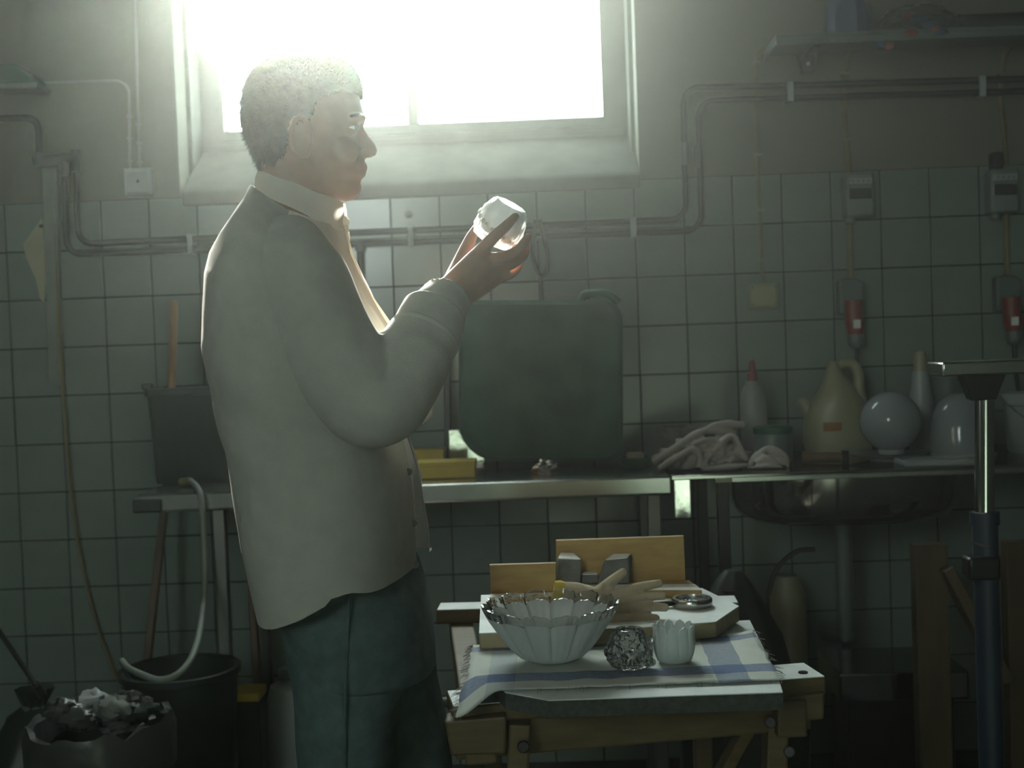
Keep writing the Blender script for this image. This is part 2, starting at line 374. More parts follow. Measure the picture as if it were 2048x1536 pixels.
# ------------------------------------------------------------------ haze volume filling the room, stands in for the veil of lens glare
hm = bpy.data.materials.new('glare_haze'); hm.use_nodes = True; nt = hm.node_tree; nt.nodes.remove(nt.nodes['Principled BSDF'])
vsn = nt.nodes.new('ShaderNodeVolumeScatter'); vsn.inputs['Density'].default_value = HAZE_D; vsn.inputs['Anisotropy'].default_value = HAZE_G
vsn.inputs['Color'].default_value = (0.91, 1.0, 0.91, 1); nt.links.new(vsn.outputs[0], nt.nodes['Material Output'].inputs['Volume'])
hz = MB().bb((RX0 + .003, RY0 + .003, .003), (RX1 - .003, -.012, H - .003)).build('haze', hm, smooth=False)
tag(hz, 'thin haze filling the whole room, standing in for lens glare', 'haze', kind='structure')

# ================================================================== ON THE WALL
W0 = -0.03
def wallpts(Y, xy, rad=0.05, n=6): return smooth_path(pts(Y, *xy), rad, n)
# two long conduits
c1 = tag(thing('conduit', P(800, 472, W0), 'upper grey conduit of the pair running under the window and stepping up over the tiles', 'pipe'))
MB().tube(wallpts(W0, [(152, 322), (156, 488), (378, 478), (820, 461), (1372, 439), (1366, 176), (1580, 171), (2080, 157)], .055), .0105, 12).build('pipe', 'pipe', c1)
m = MB(); a = P(1370, 285, W0); b = P(1371, 330, W0); m.tube([a, b], .0135, 12); m.build('coupling', 'pipefit', c1)
c2 = tag(thing('conduit', P(800, 492, W0), 'lower grey conduit of the pair running under the window and stepping up over the tiles', 'pipe'))
MB().tube(wallpts(W0, [(128, 330), (134, 510), (378, 500), (820, 484), (1403, 461), (1396, 202), (1580, 196), (2080, 181)], .055), .0105, 12).build('pipe', 'pipe', c2)
m = MB(); a = P(1394, 290, W0); b = P(1396, 335, W0); m.tube([a, b], .0135, 12); m.build('coupling', 'pipefit', c2)
for (x, y0, y1, lab) in [(379, 468, 508, 'white pipe clip left of the man, on the pair of conduits'), (821, 452, 492, 'white pipe clip just right of the man, on the pair of conduits'),
                         (1266, 434, 474, 'white pipe clip below the window corner on the pair of conduits'), (1580, 163, 203, 'white pipe clip below the shelf bracket on the pair of conduits'),
                         (1965, 151, 193, 'white pipe clip nearest the dark wall end on the pair of conduits')]:
    k = thing('pipe_clip', P(x, (y0 + y1) / 2, -.03), lab, 'clip', 'pipe clips')
    a, b = P(x - 6, y0, -.05), P(x + 7, y1, -.044)
    MB().bb(a, (b.x, -.043, b.z)).build('strap', 'clip', k, bev=.002)
    MB().bb((a.x, -.045, a.z - .006), (b.x, -.0, a.z)).build('saddle', 'clip', k, bev=.001); MB().bb((a.x, -.045, b.z), (b.x, -.0, b.z + .006)).build('saddle', 'clip', k, bev=.001)
# valve joint at the left end
j = thing('pipe_joint', P(118, 320, W0), 'dark elbow fitting where conduits meet left of the white switch', 'pipe fitting')
m = MB(); m.tube(pts(-.035, (68, 322), (160, 314)), .018, 12); m.ball(P(80, 318, -.035), .021); m.build('body', 'pipefit', j)
for x, y in ((131, 330), (153, 322)):
    m = MB(); m.tube(pts(-.035, (x - 1, y - 22), (x, y + 22)), .0165, 6); m.build('union_nut', 'pipefit', j, smooth=False)
MB().tube(wallpts(-.035, [(112, 316), (124, 311), (133, 318), (134, 330)], .01, 4), .006, 8).build('valve_lever', 'chrome', j)
c3 = tag(thing('conduit', P(40, 240, W0), 'short grey conduit bending down into the elbow fitting at far left', 'pipe'))
MB().tube(wallpts(W0, [(-120, 240), (76, 236), (79, 318)], .04), .012, 12).build('pipe', 'pipe', c3)
v = thing('vent_box', P(20, 150, -.06), 'dark green box fixture with sloped end high at far left', 'fixture')
m = MB(); q = [(-90, 128), (30, 126), (62, 150), (72, 166), (-90, 168)]; m.slab([P(x, y, -.11) for x, y in q], .11, (0, 1, 0)); m.build('housing', 'greenplastic', v, bev=.008)
MB().slab([P(x, y, -.115) for x, y in [(-90, 166), (76, 164), (74, 176), (-90, 178)]], .11, (0, 1, 0)).build('rim', 'greyplastic', v, bev=.003)
for lab, xy in (('thin painted cable running from the vent box down to the white switch', [(70, 166), (238, 161), (258, 176), (260, 338)]),
                ('thin painted cable dropping straight from above into the white switch', [(270, -60), (275, 200), (280, 338)])):
    k = thing('wall_cable', P(*xy[-1], -.008), lab, 'cable')
    MB().tube(wallpts(-.008, xy, .03), .0042, 8).build('sheath', 'cablegrey', k)
    for t in (.35, .62, .9):
        p = P(*xy[-2], -.006).lerp(P(*xy[-1], -.006), t); MB().box(p, (.014, .012, .006)).build('staple', 'cablegrey', k, bev=.001)
s_ = thing('wall_switch', P(274, 363, -.02), 'square white wall switch left of the window', 'switch')
MB().bb(P(246, 337, -.035), (P(303, 391, -.035).x, -.001, P(303, 391, -.035).z)).build('box', 'whiteplastic', s_, bev=.004)
MB().bb(P(251, 342, -.042), (P(299, 386, -.042).x, -.034, P(299, 386, -.042).z)).build('rocker', 'whiteplastic', s_, bev=.003)
MB().ball(P(276, 362, -.042), (.006, .003, .006), 10, 6).build('screw', 'greyplastic', s_)
# hole plug and drain stub under the window
MB().disc(P(817, 429, -.014), (0, -1, 0), .0125, .008).build('hole_plug', 'greyplastic'); tag(bpy.data.objects['hole_plug'], 'round dark plug in a tile just above the conduits', 'plug')
d_ = thing('drain_stub', P(721, 540, -.03), 'dark vertical pipe stub dropping from the conduits beside the man', 'pipe')
MB().tube(pts(-.03, (720, 482), (723, 650)), .0115, 10).build('pipe', 'pipe', d_); MB().tube(pts(-.03, (720, 484), (720, 502)), .016, 10).build('collar', 'pipefit', d_)
hk = thing('strap_loop', P(1085, 520, -.05), 'dark hanging strap looped over the conduit beyond the raised hand', 'strap')
MB().tube(spline(pts(-.055, (1072, 440), (1064, 490), (1070, 530), (1082, 552), (1093, 540), (1094, 505), (1086, 470), (1078, 440)), 5), .008, 8, flat=.45).build('loop', 'darkplastic', hk)
MB().tube(pts(-.03, (1082, 548), (1085, 600)), .005, 8).build('tail', 'darkplastic', hk)
# trunking and dangling cable at the left
tk = thing('cable_trunking', P(100, 600, -.02), 'pale vertical cable trunking on the tiles at far left', 'trunking')
MB().slab(pts(-.03, (83, 336), (112, 336), (124, 770), (98, 770)), .028, (0, 1, 0)).build('channel', 'cablegrey', tk, bev=.003)
MB().slab(pts(-.036, (87, 340), (106, 340), (117, 766), (102, 766)), .008, (0, 1, 0)).build('cover', 'cablegrey', tk, bev=.002)
fl = thing('hanging_card', P(70, 500, -.03), 'yellowed triangular card hanging beside the cable trunking', 'card')
MB().slab(pts(-.02, (84, 436), (90, 520), (92, 560), (88, 604), (80, 598), (72, 560), (52, 515), (46, 488)), .006, (0, 1, 0)).build('sheet', 'creamplastic', fl, bev=.001)
MB().disc(P(82, 452, -.026), (0, -1, 0), .006, .006).build('eyelet', 'pipefit', fl)
lc = thing('wall_cable', P(150, 1000, -.03), 'long yellowed cable trailing down the tiles beside the trunking to the floor', 'cable')
MB().tube(spline(pts(-.03, (110, 520), (117, 640), (127, 800), (140, 960), (155, 1080), (175, 1180), (200, 1270), (235, 1360)), 5), .0055, 8).build('sheath', 'cable', lc)
# right side: cables with boxes
def cable(lab, xy, r=.0075, mt='cable', Y=-.014, ties=()):
    k = thing('wall_cable', P(*xy[-1], Y), lab, 'cable'); MB().tube(spline(pts(Y, *xy), 5), r, 8).build('sheath', mt, k)
    if ties:
        for x, y in ties: MB().box(P(x, y, Y), (.022, .022, .007)).build('staple', 'cablegrey', k, bev=.001)
    return k
cable('thin yellowed cable curving from the shelf end down to the cream wall box', [(1560, 92), (1530, 98), (1515, 115), (1511, 160), (1514, 320), (1521, 460), (1525, 566)], .006, ties=((1512, 125), (1516, 310), (1522, 420), (1525, 520)))
cable('yellowed cable curving from under the shelf to the first switch box', [(1760, 90), (1720, 97), (1698, 112), (1688, 150), (1688, 220), (1694, 300), (1697, 350)], .0085, ties=((1688, 148), (1692, 280)))
cable('yellowed cable between the first switch box and its red plug socket', [(1699, 436), (1700, 480), (1701, 556)], .0115)
cable('yellowed cable dropping to the second switch box near the dark end', [(2040, 80), (2016, 95), (2006, 125), (2002, 200), (2008, 260), (2012, 330)], .0075, ties=((2003, 150),))
cable('yellowed cable between the second switch box and its red plug socket', [(2012, 420), (2013, 480), (2015, 556)], .0095)
b_ = thing('junction_box', P(1527, 592, -.03), 'cream square junction box on the tiles below the shelf', 'junction box')
MB().bb(P(1497, 568, -.04), (P(1559, 617, -.04).x, -.008, P(1559, 617, -.04).z)).build('box', 'creamplastic', b_, bev=.006)
MB().bb(P(1501, 572, -.046), (P(1555, 613, -.046).x, -.039, P(1555, 613, -.046).z)).build('lid', 'creamplastic', b_, bev=.004)
for x, y in ((1505, 576), (1551, 574), (1506, 609), (1552, 607)): MB().disc(P(x, y, -.048), (0, -1, 0), .003, .004, 8).build('screw', 'greyplastic', b_)
def switch(dx, dy, lab, tilt=0):
    k = thing('switch_box', P(1720 + dx, 388 + dy, -.05), lab, 'switch', 'grey switch boxes')
    a, b = P(1690 + dx, 346 + dy, -.075), P(1750 + dx, 432 + dy, -.075)
    MB().bb(a, (b.x, -.008, b.z)).build('case', 'greybox', k, bev=.008)
    a, b = P(1697 + dx, 356 + dy, -.083), P(1745 + dx, 368 + dy, -.083); MB().bb(a, (b.x, -.074, b.z)).build('label_strip', 'whiteplastic', k, bev=.002)
    m = MB()
    for q in (1706, 1716, 1727, 1737): p = P(q + dx, 362 + dy, -.0845); m.box(p, (.0035, .002, .007))
    m.build('lettering', 'greyplastic', k, smooth=False)
    a, b = P(1699 + dx, 377 + dy, -.085), P(1744 + dx, 396 + dy, -.085); MB().bb(a, (b.x, -.074, b.z)).build('push_button', 'darkplastic', k, bev=.003)
    MB().tube(pts(-.04, (1700 + dx, 430 + dy), (1700 + dx, 447 + dy)), .017, 10).build('cable_gland', 'greyplastic', k)
switch(0, 0, 'first grey switch box, above the red plug behind the bottles')
switch(291, -8, 'second grey switch box, nearest the dark wall end')
MB().bb(P(1985, 303, -.05), (P(2008, 338, -.05).x, -.008, P(2008, 338, -.05).z)).build('cable_entry', 'darkplastic', bev=.006); tag(bpy.data.objects['cable_entry'], 'small dark cable entry block on top of the second switch box', 'block')
def socket(dx, dy, lab):
    k = thing('wall_socket', P(1704 + dx, 590 + dy, -.04), lab[0], 'socket', 'grey wall sockets')
    MB().slab(pts(-.06, *[(x + dx, y + dy) for x, y in ((1677, 560), (1690, 556), (1716, 556), (1729, 566), (1729, 622), (1720, 632), (1679, 628))]), .05, (0, 1, 0)).build('housing', 'greyplastic', k, bev=.006)
    MB().bb(P(1686 + dx, 600 + dy, -.066), (P(1727 + dx, 607 + dy, -.066).x, -.058, P(1727 + dx, 607 + dy, -.066).z)).build('flap', 'greyplastic', k, bev=.002)
    g = thing('power_plug', P(1709 + dx, 640 + dy, -.08), lab[1], 'plug', 'red power plugs')
    MB().tube(pts(-.09, *[(x + dx, y + dy) for x, y in ((1706, 600), (1707, 630), (1710, 648), (1711, 668))]), [.029, .027, .030, .024], 14).build('body', 'redplastic', g)
    p = P(1714 + dx, 648 + dy, -.122); MB().box(p, (.022, .004, .026)).build('label', 'paper', g, bev=.001)
    MB().tube(pts(-.09, *[(x + dx, y + dy) for x, y in ((1711, 666), (1712, 674), (1713, 690), (1713, 696))]), [.022, .0255, .0245, .016], 8).build('gland_nut', 'greyplastic', g)
    MB().tube(spline(pts(-.09, *[(x + dx, y + dy) for x, y in ((1713, 694), (1714, 730), (1718, 770), (1722, 810), (1722, 850))]), 4), .0068, 8).build('cord', 'cabledark', g)
socket(0, 0, ('grey wall socket above the plastic jug, holding the first red plug', 'red power plug with white label and black cord above the jug'))
socket(316, -6, ('grey wall socket above the steel stand, holding the second red plug', 'red power plug above the steel stand top near the dark end'))
# shelf with clutter
sh = thing('wall_shelf', P(1800, 80, -.1), 'grey-green wire-edged shelf high on the wall with bags on it', 'shelf')
zt = P(1700, 70, -.2).z
x0, x1 = P(1546, 70, -.2).x, 2.0
MB().bb((x0, -.25, zt - .012), (x1, -.012, zt)).build('board', 'greyplastic', sh, bev=.003)
m = MB(); m.bb((x0, -.252, zt - .032), (x1, -.244, zt - .013)); m.bb((x0, -.25, zt - .03), (x0 + .006, -.012, zt - .013)); m.build('front_lip', 'greyplastic', sh, bev=.002)
m = MB(); xb = P(1622, 100, -.1).x; m.slab([(xb - .03, -.05, zt - .013), (xb + .03, -.05, zt - .013), (xb + .02, -.05, zt - .075), (xb - .018, -.05, zt - .075)], .038, (0, 1, 0)); m.bb((xb - .012, -.2, zt - .03), (xb + .012, -.012, zt - .013)); m.build('bracket', 'pipefit', sh, bev=.003)
MB().disc((xb, -.053, zt - .05), (0, -1, 0), .006, .006, 8).build('screw', 'clip', sh)
bg_ = thing('plastic_sack', Vector((P(1690, 30, -.15).x, -.13, zt)), 'dark blue sack standing on the high shelf', 'sack')
prof = [(.045, 0), (.062, .012), (.064, .05), (.058, .10), (.045, .15), (.04, .2)]
c0 = Vector((P(1692, 30, -.15).x, -.13, zt))
MB().lathe(c0, prof, 20, lambda r, z, a, i: (r * (1 + .10 * sin(3 * a + i) + .06 * sin(7 * a - i)) * (1.15 if cos(a) > 0 else 1.0), z)).build('body', 'blueplastic', bg_)
MB().lathe(c0 + Vector((0, 0, .195)), [(.04, 0), (.02, .02), (.035, .06)], 16, lambda r, z, a, i: (r * (1 + .2 * sin(5 * a)), z)).build('tied_neck', 'blueplastic', bg_)
pb = thing('plastic_bag', Vector((P(1830, 60, -.2).x, -.16, zt)), 'crumpled clear plastic bag printed red and blue on the high shelf', 'bag')
def crump(c, r, seed, amp=.35): return lambda d: 1 + amp * noise.noise(d * 2.2 + Vector((seed, 0, 0))) + amp * .5 * noise.noise(d * 6 + Vector((seed, 3, 0)))
cbx = Vector((P(1838, 62, -.17).x, -.15, zt + .042))
m = MB(); m.ball(cbx, (.115, .085, .046), 26, 16, crump(0, 0, 2)); m.ball(cbx + Vector((-.06, -.07, -.035)), (.07, .03, .03), 20, 12, crump(0, 0, 5)); m.build('film', 'bag', pb)
for i, (x, y, a, l, mt_) in enumerate([(1836, 38, .5, .035, 'blueplastic'), (1865, 50, -.6, .04, 'blueplastic'), (1822, 66, .9, .03, 'redplastic'), (1872, 58, -.9, .022, 'redplastic'), (1880, 64, .1, .03, 'blueplastic'), (1762, 90, 0, .02, 'blueplastic'), (1778, 92, 0, .018, 'redplastic'), (1816, 32, .8, .022, 'redplastic')]):
    p = P(x, y, -.25); MB().ball(p, (l * .8, .008, .011), 12, 8, crump(0, 0, i, .3)).build('printed_stripe', mt_, pb)
rl = thing('dark_roll', Vector((P(1990, 40, -.12).x, -.12, zt)), 'dark roll of sheeting lying on the high shelf', 'roll')
m = MB(); m.tube([(P(1916, 40, -.12).x, -.12, zt + .033), (1.95, -.12, zt + .033)], .032, 16); m.build('sheet', 'darkplastic', rl)
MB().tube([(P(1914, 40, -.12).x - .004, -.12, zt + .033), (P(1916, 40, -.12).x + .004, -.12, zt + .033)], .014, 12).build('core', 'creamplastic', rl)

# ================================================================== STEEL BENCH AND SINK UNIT
ZB = 0.97; YB = -0.62
def zx(px, py=985, Y=YB): return P(px, py, Y).x
bx0, bx1 = zx(274, 1000), zx(1341, 965)
be = thing('steel_bench', ((bx0 + bx1) / 2, YB / 2, 0), 'long stainless steel bench against the tiled wall behind the man', 'bench')
m = MB(); m.bb((bx0, YB, ZB - .014), (bx1, -.03, ZB)); m.build('top', 'steel', be, bev=.004)
m = MB(); m.bb((bx0, YB - .002, ZB - .046), (bx1, YB + .02, ZB - .002)); m.bb((bx0, YB - .004, ZB - .05), (bx1, YB + .006, ZB - .045)); m.build('front_edge', 'steel', be, bev=.004)
MB().bb((bx0 - .012, YB - .012, ZB - .05), (bx0 + .07, YB + .03, ZB - .012)).build('end_cap', 'darkplastic', be, bev=.006)
for px_, yy, w_ in ((440, YB + .03, .034), (1309, YB + .03, .036), (520, -.10, .034), (1290, -.10, .034)):
    xx = P(px_, 1050, yy).x; MB().bb((xx - w_ / 2, yy - w_ / 2, 0), (xx + w_ / 2, yy + w_ / 2, ZB - .014)).build('leg', 'legsteel', be, bev=.004)
MB().bb((P(440, 1050, YB).x, -.115, .22), (P(1309, 1050, YB).x, -.085, .25)).build('rail', 'steel', be, bev=.003)
sx0, sx1 = bx1 + .002, 2.06
su = thing('sink_unit', ((sx0 + sx1) / 2, YB / 2, 0), 'stainless worktop with a deep dark sink bowl under the bottles', 'sink')
m = MB(); zs = ZB + .0; m.bb((sx0, YB, zs - .012), (sx1, -.03, zs)); m.build('worktop', 'steeldark', su, bev=.003)
ex0 = P(1430, 957, YB).x; MB().bb((ex0, YB - .006, zs - .022), (sx1, YB + .012, zs - .008)).build('front_strip', 'steel', su, bev=.002)
MB().bb((ex0 + .003, YB - .0085, zs - .021), (ex0 + .045, YB - .0055, zs - .009)).build('tape', 'creamplastic', su, bev=.001)
kx0, kx1 = P(1482, 1000, -.5).x, P(1950, 1000, -.5).x; kc = (kx0 + kx1) / 2; kr = (kx1 - kx0) / 2
def bowlring(z, k, q=2.5):
    ring = []
    for i in range(48):
        a = 2 * pi * i / 48; ca, sa = cos(a), sin(a); ring.append((kc + k * kr * abs(ca) ** (2 / q) * (1 if ca > 0 else -1), -.31 + k * .25 * abs(sa) ** (2 / q) * (1 if sa > 0 else -1), z))
    return ring
m = MB().loft([bowlring(zs - .013, 1), bowlring(zs - .10, .995), bowlring(zs - .125, .98), bowlring(zs - .15, .93), bowlring(zs - .165, .82), bowlring(zs - .17, .3)]); m.build('sink_bowl', 'steeldark', su, ang=60)
MB().tube([(kc, -.31, zs - .17), (kc, -.31, .45), (kc, -.05, .40)], .025, 12).build('drain_pipe', 'greyplastic', su)
for xx in (kx0 - .06, sx1 - .05):
    for yy in (YB + .05, -.10): MB().bb((xx - .016, yy - .016, 0), (xx + .016, yy + .016, zs - .012)).build('leg', 'blackmetal', su, bev=.003)

# things standing on the bench ------------------------------------------------
def on(px, Y): return P(px, 900, Y).x
t = thing('plastic_crate', (on(396, -.28), -.28, ZB), 'tall dark plastic crate standing on the bench left of the man', 'crate')
rings = []
for z, k, in ((0, .90), (.01, .92), (.26, 1.0), (.275, 1.0)):
    xa, xb = on(318, -.28), on(492, -.28); c_ = (xa + xb) / 2; h_ = (xb - xa) / 2 * k; d_y = .11 * k; r_ = .025; ring = []
    for (sx, sy) in ((1, 1), (-1, 1), (-1, -1), (1, -1)):
        for q in range(5):
            a = {(1, 1): 0, (-1, 1): pi / 2, (-1, -1): pi, (1, -1): 1.5 * pi}[(sx, sy)] + q * pi / 8
            ring.append((c_ + sx * (h_ - r_) + r_ * cos(a), -.28 + sy * (d_y - r_) + r_ * sin(a), ZB + z))
    rings.append(ring)
inner = [[(c_ + (x - c_) * .95, -.28 + (y + .28) * .93, z) for x, y, z in r] for r in rings]
m = MB(); m.loft(rings + [inner[3], inner[1]], True, True); m.build('body', 'darkplastic', t)
m = MB(); top = rings[3]; rim = [[(c_ + (x - c_) * k, -.28 + (y + .28) * k, z + dz) for x, y, z in top] for k, dz in ((1.0, -.02), (1.06, -.018), (1.06, .002), (1.0, .004))]; m.loft(rim, False, False); m.build('rim', 'darkplastic', t)
m = MB(); m.box((on(322, -.28), -.385, ZB + .285), (.03, .02, .02)); m.build('latch', 'darkplastic', t, bev=.004)
t = thing('wooden_stick', P(342, 700, -.28), 'round wooden tool stick sticking up out of the dark crate', 'stick')
p0, p1 = P(342, 800, -.27), P(348, 606, -.23); p00 = p0 + (p0 - p1).normalized() * .17
MB().tube([p00, p0, p1, p1 + (p1 - p0).normalized() * .006], [.011, .0125, .013, .009], 12).build('shaft', 'stick', t)
MB().box(p00, (.05, .02, .03)).build('ferrule', 'blackmetal', t, bev=.003)
# dark green tub lying against the wall
t = thing('plastic_tub', (on(1075, -.20), -.20, ZB), 'big dark green plastic tub on its side against the tiles', 'tub')
def rr(px0, px1, py0, py1, r, Y, n=7, cr=None):
    out = []; cr = cr or (r, r, r, r)
    for (cx_, cy_, a0, r_) in ((px1 - cr[0], py0 + cr[0], -pi / 2, cr[0]), (px1 - cr[1], py1 - cr[1], 0, cr[1]), (px0 + cr[2], py1 - cr[2], pi / 2, cr[2]), (px0 + cr[3], py0 + cr[3], pi, cr[3])):
        for q in range(n):
            a = a0 + q * pi / 2 / (n - 1); out.append(P(cx_ + r_ * cos(a), cy_ + r_ * sin(a), Y))
    return out
cr = (40, 30, 78, 14)
m = MB(); m.loft([rr(938, 1226, 622, 900, 0, -.34, cr=cr), rr(925, 1238, 609, 913, 0, -.335, cr=cr), rr(920, 1242, 604, 919, 0, -.32, cr=cr), rr(921, 1244, 603, 921, 0, -.22, cr=cr)], True, True); m.build('body', 'greenplastic', t)
m = MB(); m.loft([rr(923, 1240, 606, 915, 0, -.345, cr=cr), rr(917, 1246, 600, 922, 0, -.338, cr=cr), rr(917, 1246, 600, 922, 0, -.322, cr=cr)], False, False); m.build('rim', 'greenplastic', t)
m = MB(); m.tube(smooth_path(pts(-.30, (1160, 606), (1168, 588), (1215, 586), (1238, 606)), .02, 5), .012, 10); m.build('handle', 'greenplastic', t)
t = thing('dark_board', (on(893, -.1), -.07, ZB), 'narrow dark board standing upright beside the green tub', 'board')
MB().slab(pts(-.10, (886, 640), (899, 640), (903, 926), (889, 927)), .05, (0, 1, 0)).build('plank', 'blackmetal', t, bev=.003)
MB().slab(pts(-.104, (889, 660), (896, 660), (896, 672), (889, 672)), .006, (0, 1, 0)).build('hook_plate', 'pipefit', t, bev=.001)
# polished plates added as glints, aimed to mirror the sunlit end of the room
def mirror_plate(name, px0, px1, py0, py1, Y, tgt, par=None, foot=None):
    c = P((px0 + px1) / 2, (py0 + py1) / 2, Y); nn_ = aim(c, tgt); xx = Vector((0, 0, 1)).cross(nn_).normalized(); zz = nn_.cross(xx)
    w_ = (px1 - px0) * S(Y); h_ = (py1 - py0) * S(Y); R = Matrix((xx, nn_, zz)).transposed()
    return MB().box(c - nn_ * .004, (w_, .008, h_), R).build(name, 'polished', par, smooth=False, bev=.002)
SUNSPOT = Vector(((PX0 + PX1) / 2, RY0, .42))
t = thing('glint_plate', Vector((on(926, -.13), -.13, ZB)), 'small polished steel plate added for a white glint between dark board and green tub', 'plate')
mirror_plate('plate', 898, 968, 858, 927, -.13, SUNSPOT + Vector((0, 0, .46)), t); MB().bb((on(899, -.13), -.135, ZB), (on(966, -.13), -.10, ZB + .012)).build('foot', 'steel', t, bev=.002)
mirror_plate('glint_panel', 1349, 1381, 950, 1036, -.20, SUNSPOT + Vector((.1, 0, .02)), su)  # no real sink part, added for the bright reflection below the worktop
def box_on(name, px0, px1, py0, py1, Y, dep, mt_, lab, cat, extra=None):
    a, b = P(px0, py0, Y), P(px1, py1, Y); t = thing(name, ((a.x + b.x) / 2, Y + dep / 2, ZB), lab, cat)
    MB().bb((a.x, Y, ZB + .001), (b.x, Y + dep, a.z)).build('carton', mt_, t, bev=.004)
    MB().bb((a.x - .001, Y - .001, a.z - .012), (b.x + .001, Y + dep + .001, a.z + .002)).build('lid', mt_, t, bev=.002)
    return t
box_on('card_box', 832, 951, 927, 955, -.50, .09, 'yellowbox', 'yellow flat card box at the front of the steel bench', 'box')
box_on('card_box', 790, 888, 903, 930, -.24, .08, 'yellowbox', 'yellow card box behind the front one, partly behind the man', 'box')
t = thing('foil_lump', (on(1090, -.42), -.42, ZB), 'small glittering lump of crumpled foil in front of the green tub', 'foil')
p = P(1090, 914, -.42); p.z = ZB + .018; MB().ball(p, (.035, .02, .018), 18, 12, crump(0, 0, 9, .6)).build('foil', 'foil', t, smooth=False)
MB().ball(p + Vector((-.03, -.012, -.01)), (.012, .008, .007), 10, 6).build('cork', 'orange', t)
t = thing('soap_dish', (on(1272, -.35), -.35, ZB), 'small dull green dish at the end of the bench by the rag', 'dish')
c_ = Vector((on(1270, -.35), -.35, ZB)); MB().lathe(c_, [(.03, 0), (.045, .012), (.05, .03), (.046, .03), (.03, .008)], 20).build('dish', 'greenplastic', t); MB().box(c_ + Vector((0, 0, .03)), (.05, .03, .025)).build('soap', 'creamplastic', t, bev=.008)
# rags: folds of cloth fused into a heap
def rag(lab, base, folds, Y):
    cx_ = on(base[0], Y); t = thing('cleaning_rag', (cx_, Y, ZB), lab, 'rag', 'cleaning rags'); m = MB()
    for (x, y, rx, ry, rz) in base[1]:
        p = P(x, y, Y); p.z = max(p.z, ZB + rz * .5); m.ball(p, (rx, ry, rz), 26, 14, crump(0, 0, x * .01, .45))
    for path, r in folds:
        q = spline([P(x, y, Y - dy) for x, y, dy in path], 6); n_ = len(q) - 1
        m.tube(q, [r * (.55 + .45 * sin(pi * min(1, max(0, .12 + .8 * k / n_)))) * (1 + .25 * noise.noise(q[k] * 30)) for k in range(n_ + 1)], 10, True, .7)
    m.v = [(x, y, max(z, ZB + .002)) for x, y, z in m.v]
    o = m.build('cloth', 'rag', t); q = o.modifiers.new('fuse', 'REMESH'); q.mode = 'VOXEL'; q.voxel_size = .0035; q.use_smooth_shade = True; q = o.modifiers.new('smooth', 'SMOOTH'); q.iterations = 3
    MB().tube(spline([P(x, y, Y - dy - .004) for x, y, dy in folds[0][0]], 6), .0035, 6).build('hem', 'rag', t)
rag('big crumpled white cleaning rag heaped on the worktop', (1400, [(1405, 905, .085, .07, .045), (1350, 918, .055, .06, .03), (1450, 912, .06, .06, .035)]),
    [([(1306, 926, .05), (1338, 905, .05), (1390, 872, .02), (1440, 849, -.02), (1488, 850, -.03)], .017), ([(1316, 937, .08), (1352, 916, .075), (1385, 900, .07), (1400, 914, .075), (1396, 936, .08)], .015),
     ([(1402, 934, .08), (1436, 892, .05), (1466, 874, .02), (1494, 922, .04)], .014), ([(1345, 898, .03), (1410, 862, .0), (1470, 866, -.02)], .018), ([(1405, 938, .085), (1450, 935, .08), (1494, 930, .06)], .014), ([(1380, 890, .06), (1425, 878, .045), (1450, 905, .06)], .011)], -.45)
rag('small folded white rag beside the big heap', (1530, [(1534, 922, .048, .05, .022)]), [([(1496, 936, .03), (1510, 914, .02), (1538, 898, .01), (1570, 912, .02), (1576, 934, .03)], .013), ([(1500, 938, .05), (1532, 932, .05), (1566, 936, .05)], .010), ([(1510, 925, .04), (1535, 915, .035), (1555, 928, .045)], .010)], -.47)
t = thing('mixing_bowl', (on(1368, -.25), -.25, ZB), 'dull brown bowl half hidden behind the big rag', 'bowl')
c_ = Vector((on(1366, -.24), -.24, ZB)); MB().lathe(c_, [(.035, 0), (.06, .03), (.075, .075), (.08, .105), (.076, .105), (.058, .04), (.03, .012)], 24).build('bowl', 'stone', t); MB().lathe(c_, [(.03, -.0), (.04, .004), (.036, .012)], 20).build('foot_ring', 'stone', t)
# spray bottle
t = thing('squeeze_bottle', (on(1508, -.22), -.22, ZB), 'clear plastic bottle with a red spout cap', 'bottle')
c_ = Vector((P(1506, 800, -.22).x, -.22, ZB)); zt_ = P(1500, 720, -.22).z - ZB
MB().lathe(c_, [(.036, 0), (.04, .006), (.04, zt_ * .55), (.034, zt_ * .68), (.018, zt_ * .78), (.013, zt_ * .80)], 22).build('bottle', 'ghost', t)
m = MB(); m.lathe(c_, [(.017, zt_ * .79), (.017, zt_ * .86), (.011, zt_ * .88), (.010, zt_ * .95), (.006, zt_)], 16); m.build('cap', 'redplastic', t)
t = thing('storage_jar', (on(1540, -.30), -.30, ZB), 'dull grey jar with a lid behind the small rag', 'jar')
c_ = Vector((P(1546, 870, -.33).x, -.33, ZB)); MB().lathe(c_, [(.05, 0), (.055, .008), (.055, .075), (.05, .085)], 24).build('body', 'greyplastic', t); MB().lathe(c_, [(.057, .083), (.057, .1), (.05, .104)], 24).build('lid', 'greenplastic', t)
